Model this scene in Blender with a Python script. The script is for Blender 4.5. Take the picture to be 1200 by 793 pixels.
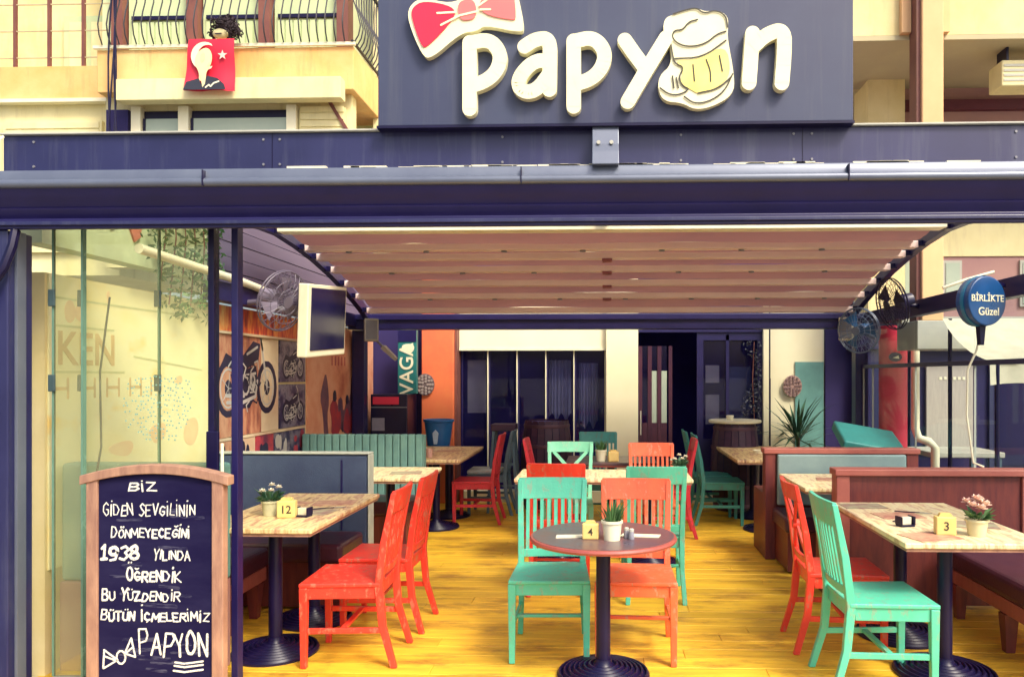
import bpy, bmesh, math, random
from mathutils import Vector, Matrix
R = math.radians
rng = random.Random(7)
S = bpy.context.scene
for o in list(bpy.data.objects): bpy.data.objects.remove(o)
col = S.collection

# ------------------------------------------------------------------ camera
cd = bpy.data.cameras.new('camera'); cam = bpy.data.objects.new('camera', cd); col.objects.link(cam)
cam.location = (0, 0, 1.58); cam.rotation_euler = (R(90), 0, R(2))
cd.sensor_width = 36; cd.lens = 27; cd.shift_x = -80/1200; cd.shift_y = 43.5/1200
cd.clip_start = 0.05; cd.clip_end = 2000
S.camera = cam
# ------------------------------------------------------------------ sky and sun
SUN_EL, SUN_AZ = 48, 138           # degrees: height, compass bearing clockwise from +Y (behind the camera, to the right)
w = bpy.data.worlds.new('World'); S.world = w; w.use_nodes = True
nt = w.node_tree; bg = nt.nodes['Background']
sky = nt.nodes.new('ShaderNodeTexSky'); sky.sky_type = 'NISHITA'; sky.sun_disc = False
sky.sun_elevation = R(SUN_EL); sky.sun_rotation = R(SUN_AZ)
sky.air_density = 1.0; sky.dust_density = 6.0; sky.ozone_density = 0.6
nt.links.new(sky.outputs[0], bg.inputs[0]); bg.inputs[1].default_value = 0.13
ld = bpy.data.lights.new('sun', 'SUN'); ld.energy = 1.5; ld.angle = R(14); ld.color = (1, .93, .76)
sun = bpy.data.objects.new('sun', ld); col.objects.link(sun)
az, el = R(SUN_AZ), R(SUN_EL)
d = Vector((math.sin(az)*math.cos(el), math.cos(az)*math.cos(el), math.sin(el)))
sun.rotation_euler = d.to_track_quat('Z', 'Y').to_euler(); sun.location = d*30
vs = S.view_settings; vs.view_transform = 'Standard'; vs.look = 'None'; vs.gamma = 1; vs.exposure = 1.0
S.cycles.max_bounces = 10; S.cycles.transparent_max_bounces = 16; S.cycles.diffuse_bounces = 5

# ------------------------------------------------------------------ materials
def srgb(h):
    if isinstance(h, str):
        h = [int(h[i:i+2], 16)/255 for i in (0, 2, 4)]
        return tuple(c/12.92 if c <= .04045 else ((c+.055)/1.055)**2.4 for c in h)
    return h
MATS = {}
def mat(name, c, rough=.5, c2=None, scale=6, stretch=(1, 1, 1), bump=0, bscale=60, metal=0, trans=0, spec=.5, rnd=0, sharp=(.35, .65), coat=0, wear=None, wpar=None):
    """colour c mottled towards c2 by object-space noise, optional bump, per-object random brightness, optional translucency"""
    if name in MATS: return MATS[name]
    m = bpy.data.materials.new(name); m.use_nodes = True
    n, l = m.node_tree.nodes, m.node_tree.links
    p = n['Principled BSDF']; out = n['Material Output']
    p.inputs['Roughness'].default_value = rough; p.inputs['Metallic'].default_value = metal
    p.inputs['Specular IOR Level'].default_value = spec
    if coat: p.inputs['Coat Weight'].default_value = coat; p.inputs['Coat Roughness'].default_value = .15
    c = srgb(c); c2 = srgb(c2) if c2 else tuple(x*.8 for x in c)
    tc = n.new('ShaderNodeTexCoord'); oi = n.new('ShaderNodeObjectInfo')
    mul = n.new('ShaderNodeMath'); mul.operation = 'MULTIPLY'; mul.inputs[1].default_value = 37
    l.new(oi.outputs['Random'], mul.inputs[0])
    add = n.new('ShaderNodeVectorMath'); add.operation = 'ADD'
    l.new(tc.outputs['Object'], add.inputs[0]); l.new(mul.outputs[0], add.inputs[1])
    mp = n.new('ShaderNodeMapping'); mp.inputs['Scale'].default_value = stretch
    l.new(add.outputs[0], mp.inputs[0])
    ns = n.new('ShaderNodeTexNoise'); ns.inputs['Scale'].default_value = scale; ns.inputs['Detail'].default_value = 6
    ns.inputs['Roughness'].default_value = .62
    l.new(mp.outputs[0], ns.inputs['Vector'])
    cr = n.new('ShaderNodeValToRGB'); cr.color_ramp.elements[0].position = sharp[0]; cr.color_ramp.elements[1].position = sharp[1]
    cr.color_ramp.elements[0].color = (*c2, 1); cr.color_ramp.elements[1].color = (*c, 1)
    l.new(ns.outputs[0], cr.inputs[0]); src = cr.outputs[0]
    if rnd:
        hs = n.new('ShaderNodeHueSaturation')
        mr = n.new('ShaderNodeMapRange'); mr.inputs[3].default_value = 1-rnd; mr.inputs[4].default_value = 1+rnd
        l.new(oi.outputs['Random'], mr.inputs[0]); l.new(mr.outputs[0], hs.inputs['Value']); l.new(src, hs.inputs['Color']); src = hs.outputs[0]
    if wear:   # marks with a shape of their own: chips, drips or scuffs, in world or object space
        wc, wst, wsc, w0, w1, wamt, world = wpar
        wm = n.new('ShaderNodeMapping'); wm.inputs['Scale'].default_value = wst
        if world:
            ge = n.new('ShaderNodeNewGeometry'); l.new(ge.outputs['Position'], wm.inputs[0])
        else: l.new(add.outputs[0], wm.inputs[0])
        wn_ = n.new('ShaderNodeTexNoise'); wn_.inputs['Scale'].default_value = wsc; wn_.inputs['Detail'].default_value = 8; wn_.inputs['Roughness'].default_value = .7
        l.new(wm.outputs[0], wn_.inputs['Vector'])
        wr = n.new('ShaderNodeMapRange'); wr.inputs[1].default_value = w0; wr.inputs[2].default_value = w1; wr.inputs[4].default_value = wamt
        l.new(wn_.outputs[0], wr.inputs[0])
        mxc = n.new('ShaderNodeMix'); mxc.data_type = 'RGBA'
        l.new(wr.outputs[0], mxc.inputs[0]); l.new(src, mxc.inputs[6]); mxc.inputs[7].default_value = (*srgb(wc), 1); src = mxc.outputs[2]
    l.new(src, p.inputs['Base Color'])
    rr = n.new('ShaderNodeMapRange'); rr.inputs[3].default_value = max(.02, rough-.08); rr.inputs[4].default_value = min(1, rough+.1)
    l.new(ns.outputs[0], rr.inputs[0]); l.new(rr.outputs[0], p.inputs['Roughness'])
    if bump:
        nb = n.new('ShaderNodeTexNoise'); nb.inputs['Scale'].default_value = bscale; nb.inputs['Detail'].default_value = 4
        l.new(mp.outputs[0], nb.inputs['Vector'])
        b = n.new('ShaderNodeBump'); b.inputs['Strength'].default_value = bump; b.inputs['Distance'].default_value = .01
        l.new(nb.outputs[0], b.inputs['Height']); l.new(b.outputs[0], p.inputs['Normal'])
    if trans:
        t = n.new('ShaderNodeBsdfTranslucent'); l.new(src, t.inputs[0])
        mx = n.new('ShaderNodeMixShader'); mx.inputs[0].default_value = trans
        l.new(p.outputs[0], mx.inputs[1]); l.new(t.outputs[0], mx.inputs[2]); l.new(mx.outputs[0], out.inputs[0])
    MATS[name] = m; return m
def glass(name, tint, film, film_amt, refl=1.0):
    if name in MATS: return MATS[name]
    m = bpy.data.materials.new(name); m.use_nodes = True
    n, l = m.node_tree.nodes, m.node_tree.links; n.clear()
    out = n.new('ShaderNodeOutputMaterial')
    t = n.new('ShaderNodeBsdfTransparent'); t.inputs[0].default_value = (*srgb(tint), 1)
    g = n.new('ShaderNodeBsdfGlossy'); g.inputs['Roughness'].default_value = .02
    fr = n.new('ShaderNodeFresnel'); fr.inputs[0].default_value = 1.5
    mm = n.new('ShaderNodeMath'); mm.operation = 'MULTIPLY'; mm.inputs[1].default_value = refl; l.new(fr.outputs[0], mm.inputs[0])
    m1 = n.new('ShaderNodeMixShader'); l.new(mm.outputs[0], m1.inputs[0]); l.new(t.outputs[0], m1.inputs[1]); l.new(g.outputs[0], m1.inputs[2])
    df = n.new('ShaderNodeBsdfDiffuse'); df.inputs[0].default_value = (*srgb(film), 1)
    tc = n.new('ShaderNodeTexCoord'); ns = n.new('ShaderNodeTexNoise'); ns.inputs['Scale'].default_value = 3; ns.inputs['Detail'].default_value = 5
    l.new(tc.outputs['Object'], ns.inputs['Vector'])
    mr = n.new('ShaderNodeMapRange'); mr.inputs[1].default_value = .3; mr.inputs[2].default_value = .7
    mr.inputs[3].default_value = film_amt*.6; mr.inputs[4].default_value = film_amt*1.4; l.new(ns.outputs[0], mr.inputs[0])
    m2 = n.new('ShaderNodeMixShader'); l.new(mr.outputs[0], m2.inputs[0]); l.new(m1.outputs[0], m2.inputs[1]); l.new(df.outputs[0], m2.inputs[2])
    l.new(m2.outputs[0], out.inputs[0]); MATS[name] = m; return m
def banded(name, cols, axis, scale, rough=.6):
    """stripes of several colours with noise: printed table tops, murals"""
    if name in MATS: return MATS[name]
    m = mat(name, cols[0], rough); n, l = m.node_tree.nodes, m.node_tree.links
    p = n['Principled BSDF']; mp = n['Mapping']; ns = n['Noise Texture']; mp.inputs['Scale'].default_value = axis; ns.inputs['Scale'].default_value = scale
    cr = n['Color Ramp']; e = cr.color_ramp
    while len(e.elements) > 1: e.elements.remove(e.elements[-1])
    k = len(cols)
    for i, c in enumerate(cols):
        pos = .3+.4*i/(k-1) if k > 1 else .5
        if i == 0: e.elements[0].position = pos; e.elements[0].color = (*srgb(c), 1)
        else: x = e.elements.new(pos); x.color = (*srgb(c), 1)
    return m

NAVY   = mat('navy_paint', (.019, .021, .092), .42, (.013, .014, .07), 2.5, coat=.15, wear=1, wpar=((.11,.12,.17), (9,1,.55), 1.6, .52, .78, .45, 1))
NAVYD  = mat('dark_navy_metal', (.013, .009, .085), .42, (.009, .006, .065), 5)
BLACK  = mat('black_metal', (.007, .0045, .040), .36, (.005, .003, .03), 8, spec=.35)
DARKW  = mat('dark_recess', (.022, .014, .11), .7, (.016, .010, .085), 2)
GUTTER = mat('gutter_metal', (.15, .175, .235), .34, (.12, .14, .20), 3, metal=.3, coat=.3)
SIGNB  = mat('sign_board', (.046, .060, .118), .5, (.032, .038, .092), 1.2, wear=1, wpar=((.12,.13,.15), (10,1,.5), 1.5, .52, .80, .4, 1))
CREAM  = mat('cream_plaster', (.78, .67, .37), .85, (.68, .57, .26), 1.6, bump=.15, bscale=80, wear=1, wpar=((.46,.36,.18), (4,4,.45), 1.7, .52, .74, .5, 1))
CREAM2 = mat('pale_cream', (.81, .75, .43), .8, (.73, .66, .35), 2, bump=.1, wear=1, wpar=((.48,.40,.22), (4,4,.45), 1.9, .53, .74, .5, 1))
OCHRE  = mat('ochre_plaster', (.78, .43, .14), .85, (.80, .58, .26), 1.1, bump=.15, wear=1, wpar=((.45,.28,.12), (4,4,.5), 2.1, .52, .72, .55, 1))
MAUVE  = mat('mauve_plaster', (.42, .25, .22), .85, (.36, .20, .20), 1.3, bump=.1)
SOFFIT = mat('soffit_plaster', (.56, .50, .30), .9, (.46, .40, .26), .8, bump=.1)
PEACH  = mat('peach_column', (.78, .50, .26), .8, (.72, .44, .22), 2)
WHITE  = mat('white_paint', (.86, .83, .62), .4, (.80, .76, .54), 5)
LETTER = mat('sign_letter', (.88, .85, .58), .4, (.86, .82, .52), 6)
BEER   = mat('beer_yellow', (.88, .78, .25), .4, (.86, .72, .18), 6)
LINE   = mat('outline_ink', (.05, .045, .03), .6)
REDS   = mat('bow_red', (.80, .02, .07), .35, (.74, .02, .06), 3)
PINK   = mat('bow_pink', (.84, .20, .19), .4, (.82, .17, .17), 3)
RED    = mat('red_chair_paint', (.80, .052, .028), .42, (.70, .040, .025), 7, (1, 1, 1), .12, 90, coat=.15, wear=1, wpar=((.50,.16,.10), (1,1,.45), 24, .555, .60, .8, 0))
REDD   = mat('crimson_chair_paint', (.62, .03, .05), .45, (.54, .025, .045), 7, (1, 1, 1), .12, 90, wear=1, wpar=((.30,.05,.05), (1,1,.45), 24, .555, .60, .8, 0))
ORANGE = mat('orange_chair_paint', (.86, .155, .055), .42, (.80, .12, .045), 7, (1, 1, 1), .12, 90, coat=.15, wear=1, wpar=((.60,.26,.16), (1,1,.45), 24, .555, .60, .8, 0))
MINT   = mat('mint_chair_paint', (.105, .60, .41), .42, (.085, .51, .35), 7, (1, 1, 1), .12, 90, coat=.15, wear=1, wpar=((.24,.40,.28), (1,1,.45), 24, .555, .60, .8, 0))
MINT2  = mat('pale_mint_chair_paint', (.28, .78, .52), .42, (.22, .68, .45), 7, (1, 1, 1), .12, 90, wear=1, wpar=((.42,.62,.46), (1,1,.45), 24, .555, .60, .8, 0))
TEAL   = mat('teal_chair_paint', (.06, .34, .30), .45, (.045, .27, .25), 7, (1, 1, 1), .12, 90, wear=1, wpar=((.10,.22,.20), (1,1,.45), 24, .555, .60, .8, 0))
GREYB  = mat('grey_blue_paint', (.10, .17, .22), .5)
PLANK  = mat('yellow_plank', (.84, .52, .040), .43, (.57, .28, .025), 3.2, (.55, 7, 1), .22, 26, rnd=.13, sharp=(.22, .56), wear=1, wpar=((.22,.075,.02), (.8,2.2,1), 2.3, .50, .66, .72, 1))
WOODP  = mat('pale_wood', (.44, .25, .165), .65, (.27, .14, .10), 4, (5, 1, 1.2), .15, 40, rnd=.08)
WOODR  = mat('mahogany', (.20, .040, .032), .42, (.12, .024, .028), 3.5, (7, 1, 1), .12, 40, rnd=.08)
WOODC  = mat('mahogany_cap', (.42, .13, .10), .42, (.34, .09, .075), 4, (1, 7, 1), .12, 40)
WOODD  = mat('dark_wood', (.060, .020, .05), .5, (.035, .012, .04), 4, (1, 1, 6), .2, 40, rnd=.1)
LEATH  = mat('brown_leather', (.085, .022, .04), .33, (.055, .014, .035), 5, bump=.2, bscale=110)
UPHB   = mat('blue_grey_upholstery', (.055, .085, .16), .6, (.04, .06, .13), 5, bump=.25, bscale=150)
UPHT   = mat('teal_upholstery', (.16, .33, .29), .6, (.11, .25, .24), 5, bump=.25, bscale=150)
UPHG   = mat('grey_upholstery', (.24, .34, .34), .55, (.20, .29, .30), 5, bump=.2, bscale=150)
TRIM   = mat('pale_piping', (.48, .52, .44), .5)
CANVAS = mat('pergola_canvas', (.37, .19, .185), .75, (.30, .15, .165), .9, bump=.1, bscale=14, trans=.2)
CBAR   = mat('canvas_profile', (.86, .70, .66), .4, (.80, .63, .58), 2)
CLAD   = mat('violet_cladding', (.17, .135, .22), .6, (.13, .10, .18), 1.5, (1, .3, 4))
TOPRUST = banded('printed_wood_top', [(.16, .06, .06), (.60, .40, .18), (.82, .66, .34), (.45, .20, .12), (.82, .72, .44)], (5, .9, 1), 4.5, .4)
TOPPALE = banded('pale_printed_top', [(.40, .22, .13), (.78, .62, .32), (.86, .78, .48), (.62, .38, .22), (.84, .74, .44)], (5, 1, 1), 4, .4)
TOPDARK = mat('dark_table_top', (.15, .075, .075), .3, (.09, .07, .10), 6, bump=.05)
EDGE   = mat('red_wood_edge', (.40, .10, .08), .4, (.32, .07, .06), 8)
ORCOL  = mat('orange_column', (.84, .25, .08), .6, (.78, .12, .06), 1.3, sharp=(.3, .7))
REDCOL = mat('red_banner', (.76, .04, .09), .5, (.68, .03, .07), 2)
BLUE   = mat('blue_plastic', (.02, .14, .36), .4, (.015, .10, .30), 5)
BACKC  = mat('bright_cream', (.90, .86, .60), .7, (.86, .81, .54), 2)
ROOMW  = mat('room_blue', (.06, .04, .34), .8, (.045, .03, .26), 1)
BLUEG  = mat('sign_green', (.02, .20, .19), .4, (.015, .15, .16), 4)
GREY   = mat('grey_metal', (.25, .25, .27), .4, (.20, .20, .23), 6, metal=.3)
LGREY  = mat('light_grey', (.50, .50, .42), .6, (.42, .42, .37), 3)
CHALKB = mat('blackboard', (.008, .006, .040), .85, (.018, .016, .060), 2.2, (1, 1, 3.5), sharp=(.30, .62), spec=.12)
CHALK  = mat('chalk', (.84, .84, .74), .95, (.20, .20, .26), 230, sharp=(.36, .50))
CHALKS = mat('chalk_smear', (.075, .075, .13), .95, (.010, .008, .045), 55, (.3, 1, 2.5), sharp=(.42, .62), spec=.12)
PAPER  = mat('paper', (.84, .80, .60), .7, (.78, .72, .50), 9)
BLOCKY = mat('number_block', (.84, .62, .22), .5, (.78, .54, .18), 9)
GREEN  = mat('leaf_green', (.085, .20, .06), .5, (.05, .13, .05), 9, rnd=.1)
GREEND = mat('leaf_dark', (.05, .15, .07), .5, (.025, .07, .05), 9)
PETALW = mat('white_petal', (.84, .80, .66), .6, (.78, .70, .58), 9)
PETALP = mat('pink_petal', (.84, .56, .46), .6, (.82, .66, .52), 9)
SCREEN = mat('dark_screen', (.012, .010, .06), .12, (.010, .008, .05), 3)
FLAME  = banded('flame_print', [(.08, .01, .03), (.55, .05, .03), (.80, .26, .06), (.85, .55, .18)], (1, 5, 1.2), 2.6, .5)
MURALY = banded('faded_yellow_mural', [(.86, .70, .26), (.88, .80, .42), (.86, .84, .50), (.84, .84, .54), (.88, .68, .26)], (1, 1, 1.6), 1.3, .7)
MURALO = banded('orange_mural', [(.40, .10, .06), (.66, .28, .16), (.72, .38, .24), (.60, .22, .13)], (1, 1, 1), 1.4, .6)
PHOTOW = mat('poster_ground', (.72, .62, .42), .5, (.60, .42, .28), 2)
PHOTOR = banded('brown_poster', [(.16, .04, .05), (.45, .17, .10), (.62, .34, .20), (.30, .08, .06)], (1, 3, 1), 2.2, .5)
PHOTOD = banded('dark_photo', [(.012, .01, .05), (.03, .025, .09), (.20, .18, .24), (.03, .02, .07)], (1, 1, 1), 7, .4)
INKD   = mat('dark_print', (.016, .012, .05), .5)
INKL   = mat('silver_print', (.55, .53, .50), .5)
INKR   = mat('red_print', (.45, .04, .05), .6, (.25, .03, .06), 8)
SHUT   = mat('green_shutter', (.52, .62, .36), .6, (.46, .56, .32), 3)
BROWN  = mat('brown_frame', (.20, .075, .055), .55, (.15, .05, .045), 4)
IRON   = mat('wrought_iron', (.022, .022, .035), .5)
PANEG  = mat('window_pane', (.42, .50, .40), .12, (.36, .44, .36), 1.5)
FLAGR  = mat('flag_red', (.74, .018, .055), .6, (.62, .015, .05), 6)
ASPH   = mat('pavement', (.22, .20, .17), .85, (.17, .155, .14), 1.5, bump=.3, bscale=40)
G_LEFT = glass('front_glass', (.97, .99, .90), (.90, .92, .50), .11, .8)  # pale diffuse film paints in the reflection of the bright street
G_SIDE = glass('side_glass', (.90, .94, .95), (.5, .55, .5), .006, .07)
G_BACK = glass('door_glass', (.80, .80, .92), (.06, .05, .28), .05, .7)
DOTS   = mat('etched_dots', (.20, .42, .36), .6)

# ------------------------------------------------------------------ mesh building
class MB:
    def __init__(s): s.v = []; s.f = []; s.sm = []
    def add(s, vs_, fs, smooth=False):
        b = len(s.v); s.v += [tuple(p) for p in vs_]
        for f in fs: s.f.append([i+b for i in f]); s.sm.append(smooth)
        return s
    def box(s, x0, x1, y0, y1, z0, z1):
        s.add([(x0,y0,z0),(x1,y0,z0),(x1,y1,z0),(x0,y1,z0),(x0,y0,z1),(x1,y0,z1),(x1,y1,z1),(x0,y1,z1)],
              [(3,2,1,0),(4,5,6,7),(0,1,5,4),(1,2,6,5),(2,3,7,6),(3,0,4,7)]); return s
    def bar(s, p, q, w, h, w2=None, h2=None, up=(0,0,1)):
        p, q = Vector(p), Vector(q); d_ = (q-p).normalized(); u = Vector(up)
        if abs(d_.dot(u)) > .95: u = Vector((0,1,0))
        a = d_.cross(u).normalized(); b = a.cross(d_).normalized(); w2 = w if w2 is None else w2; h2 = h if h2 is None else h2
        vs_ = [c+a*sx*ww/2+b*sy*hh/2 for c, ww, hh in ((p,w,h),(q,w2,h2)) for sx, sy in ((-1,-1),(1,-1),(1,1),(-1,1))]
        s.add(vs_, [(3,2,1,0),(4,5,6,7),(0,1,5,4),(1,2,6,5),(2,3,7,6),(3,0,4,7)]); return s
    def tube(s, pts, r, n=8, cap=True):
        pts = [Vector(p) for p in pts]; k = len(pts); rr = r if isinstance(r, (list, tuple)) else [r]*k
        vs_ = []; prev = None
        for i, p in enumerate(pts):
            t = (pts[min(i+1,k-1)]-pts[max(i-1,0)]).normalized()
            if prev is None:
                u = Vector((0,0,1)) if abs(t.z) < .9 else Vector((0,1,0)); a = t.cross(u).normalized()
            else: a = (prev - t*prev.dot(t)).normalized()
            prev = a; b = t.cross(a)
            vs_ += [p+(a*math.cos(2*math.pi*j/n)+b*math.sin(2*math.pi*j/n))*rr[i] for j in range(n)]
        fs = [(i*n+j, i*n+(j+1)%n, (i+1)*n+(j+1)%n, (i+1)*n+j) for i in range(k-1) for j in range(n)]
        if cap: fs += [tuple(range(n-1,-1,-1)), tuple(range((k-1)*n, k*n))]
        s.add(vs_, fs, True); return s
    def lathe(s, prof, n=32, c=(0,0,0)):
        vs_ = [(c[0]+r*math.cos(2*math.pi*j/n), c[1]+r*math.sin(2*math.pi*j/n), c[2]+z) for r, z in prof for j in range(n)]
        fs = [(i*n+j, i*n+(j+1)%n, (i+1)*n+(j+1)%n, (i+1)*n+j) for i in range(len(prof)-1) for j in range(n)]
        fs += [tuple(range(n-1,-1,-1)), tuple(range((len(prof)-1)*n, len(prof)*n))]
        s.add(vs_, fs, True); return s
    def prism(s, poly, o, ax, ay, az_):
        """poly in (ax, ay) extruded along az_"""
        o, ax, ay, az_ = map(Vector, (o, ax, ay, az_)); k = len(poly)
        vs_ = [o+ax*x+ay*y for x, y in poly]+[o+ax*x+ay*y+az_ for x, y in poly]
        s.add(vs_, [tuple(range(k)), tuple(range(2*k-1, k-1, -1))]+[(i, (i+1)%k, k+(i+1)%k, k+i) for i in range(k)]); return s
    def stroke(s, pts, r, o, ax, ay, az_, n=8):
        """flat raised pen stroke with round ends: one quad strip plus a disc at every joint"""
        o, ax, ay, az_ = map(Vector, (o, ax, ay, az_))
        for j, (x, y) in enumerate(pts):
            s.prism([(x+r*math.cos(2*math.pi*i/(n*2)), y+r*math.sin(2*math.pi*i/(n*2))) for i in range(n*2)], o, ax, ay, az_*(1+.004*(j % 3)))
        for j, ((x0,y0),(x1,y1)) in enumerate(zip(pts, pts[1:])):
            L = math.hypot(x1-x0, y1-y0)
            if L < 1e-6: continue
            nx, ny = -(y1-y0)/L*r, (x1-x0)/L*r
            s.prism([(x0-nx,y0-ny),(x1-nx,y1-ny),(x1+nx,y1+ny),(x0+nx,y0+ny)], o, ax, ay, az_*(1.02+.004*(j % 3)))
        return s
    def ball(s, c, r, n=10, m=7, sq=(1,1,1)):
        vs_ = []
        for i in range(m+1):
            a = math.pi*i/m
            vs_ += [(c[0]+sq[0]*r*math.sin(a)*math.cos(2*math.pi*j/n), c[1]+sq[1]*r*math.sin(a)*math.sin(2*math.pi*j/n), c[2]+sq[2]*r*math.cos(a)) for j in range(n)]
        s.add(vs_, [(i*n+j, (i+1)*n+j, (i+1)*n+(j+1)%n, i*n+(j+1)%n) for i in range(m) for j in range(n)], True); return s
    def mesh(s, name, bevel=0, seg=2):
        me = bpy.data.meshes.new(name); me.from_pydata(s.v, [], s.f)
        me.polygons.foreach_set('use_smooth', [bool(x) for x in s.sm]); me.update()
        bm = bmesh.new(); bm.from_mesh(me)
        bmesh.ops.recalc_face_normals(bm, faces=bm.faces)
        if bevel:
            es = [e for e in bm.edges if len(e.link_faces) == 2 and e.calc_face_angle(0) > R(30)]
            bmesh.ops.bevel(bm, geom=es, offset=bevel, segments=seg, affect='EDGES', profile=.5)
        bm.to_mesh(me); bm.free()
        if any(s.sm): me.set_sharp_from_angle(angle=R(40))
        return me
    def build(s, name, m, parent=None, bevel=0, seg=2):
        o = bpy.data.objects.new(name, s.mesh(name, bevel, seg)); col.objects.link(o)
        o.data.materials.append(m)
        if parent: o.parent = parent
        return o
def tag(o, label, cat=None, group=None, kind=None):
    if label: o['label'] = label
    if cat: o['category'] = cat
    if group: o['group'] = group
    if kind: o['kind'] = kind
    return o
def thing(name, label, cat, loc=(0,0,0), rz=0, group=None):
    o = bpy.data.objects.new(name, None); col.objects.link(o); o.empty_display_size = .1
    o.location = loc; o.rotation_euler = (0, 0, R(rz)); return tag(o, label, cat, group)
KIDS = {}
def dup(root, loc, rz, label, group=None, swap=None):
    def cp(o, par):
        c = o.copy(); col.objects.link(c); c.parent = par
        if swap and c.type == 'MESH' and o.data.materials[0] in swap:
            key = (o.data.name, swap[o.data.materials[0]].name)
            if key not in KIDS:
                me = o.data.copy(); me.materials[0] = swap[o.data.materials[0]]; KIDS[key] = me
            c.data = KIDS[key]
        for ch in o.children: cp(ch, c)
        return c
    r = cp(root, None); r.location = loc; r.rotation_euler = (0, 0, R(rz)); r['label'] = label
    if group: r['group'] = group
    return r
def text_mesh(txt, size, name, m, parent, o, ax, ay, az_, depth=.004, align='CENTER'):
    cu = bpy.data.curves.new('lettering', 'FONT'); cu.body = txt; cu.size = size; cu.extrude = depth/2; cu.align_x = align; cu.align_y = 'CENTER'; cu.offset = size*.012
    t = bpy.data.objects.new('lettering', cu); col.objects.link(t)
    bpy.context.view_layer.update()
    me = bpy.data.meshes.new_from_object(t.evaluated_get(bpy.context.evaluated_depsgraph_get()))
    bpy.data.objects.remove(t)
    mtx = Matrix((Vector(ax), Vector(ay), Vector(az_))).transposed().to_4x4(); mtx.translation = Vector(o)
    me.transform(mtx); me.materials.clear(); me.materials.append(m)
    ob = bpy.data.objects.new(name, me); col.objects.link(ob); ob.parent = parent; return ob

def ell(cx, cy, rx, ry, a0=0, a1=360, n=14):
    return [(cx+rx*math.cos(R(a0+(a1-a0)*i/n)), cy+ry*math.sin(R(a0+(a1-a0)*i/n))) for i in range(n+1)]
def smooth_poly(pts, it=2, closed=True):
    for _ in range(it):
        q = []; k = len(pts)
        rngs = range(k) if closed else range(k-1)
        if not closed: q.append(pts[0])
        for i in rngs:
            a, b = pts[i], pts[(i+1) % k]
            q += [(a[0]*.75+b[0]*.25, a[1]*.75+b[1]*.25), (a[0]*.25+b[0]*.75, a[1]*.25+b[1]*.75)]
        if not closed: q.append(pts[-1])
        pts = q
    return pts
# pen strokes for hand lettering
_O = ell(.28, .5, .27, .5, 90, 450, 12)
_G = [(.55,.82),(.32,1),(.08,.75),(.05,.3),(.3,0),(.55,.15),(.56,.45),(.32,.45)]
_C = [(.52,.82),(.3,1),(.06,.72),(.06,.28),(.3,0),(.54,.15)]
_U = [(0,1),(0,.3),(.12,.04),(.36,.04),(.5,.3),(.5,1)]
_P = [(0,0),(0,1),(.4,1),(.55,.78),(.4,.52),(0,.48)]
DOT1 = [[(.08,1.36),(.1,1.40)]]
DOT2 = [[(.14,1.34),(.15,1.37)], [(.4,1.34),(.41,1.37)]]
GL = {'A': (.58, [[(0,0),(.28,1),(.56,0)],[(.1,.36),(.46,.36)]]), 'B': (.6, [[(0,0),(0,1),(.42,1),(.52,.78),(.38,.55),(0,.52)],[(.38,.54),(.6,.28),(.42,0),(0,0)]]),
 'C': (.56, [_C]), 'Ç': (.56, [_C, [(.3,0),(.34,-.12),(.22,-.2)]]), 'D': (.6, [[(0,0),(0,1),(.35,.93),(.58,.5),(.35,.05),(0,0)]]),
 'E': (.5, [[(.5,1),(0,1),(0,0),(.5,0)],[(0,.52),(.4,.52)]]), 'G': (.58, [_G]), 'Ğ': (.58, [_G, [(.14,1.40),(.3,1.28),(.46,1.40)]]),
 'I': (.16, [[(.08,0),(.08,1)]]), 'İ': (.16, [[(.08,0),(.08,1)]]+DOT1), 'K': (.55, [[(0,0),(0,1)],[(.5,1),(0,.45),(.55,0)]]),
 'L': (.45, [[(0,1),(0,0),(.45,0)]]), 'M': (.72, [[(0,0),(.06,1),(.36,.3),(.66,1),(.72,0)]]), 'N': (.52, [[(0,0),(0,1),(.5,0),(.5,1)]]),
 'O': (.56, [_O]), 'Ö': (.56, [_O]+DOT2), 'P': (.55, [_P]), 'R': (.56, [_P, [(.2,.48),(.56,0)]]), 'S': (.5, [[(.5,.85),(.26,1),(.05,.8),(.25,.55),(.5,.3),(.25,0),(0,.15)]]),
 'T': (.56, [[(0,1),(.56,1)],[(.28,1),(.28,0)]]), 'U': (.5, [_U]), 'Ü': (.5, [_U]+DOT2), 'V': (.55, [[(0,1),(.27,0),(.55,1)]]), 'Y': (.55, [[(0,1),(.27,.5),(.55,1)],[(.27,.5),(.27,0)]]),
 'Z': (.56, [[(0,1),(.55,1),(0,0),(.58,0)]]), '1': (.3, [[(0,.75),(.18,1),(.18,0)],[(0,0),(.34,0)]]), '9': (.5, [ell(.26,.7,.24,.3,0,360,10),[(.5,.7),(.42,.1),(.1,0)]]),
 '3': (.5, [[(.02,.9),(.25,1),(.48,.8),(.3,.54),(.5,.28),(.28,0),(0,.12)]]), '8': (.5, [ell(.25,.76,.2,.24,0,360,10), ell(.25,.26,.25,.26,0,360,10)])}
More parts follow.
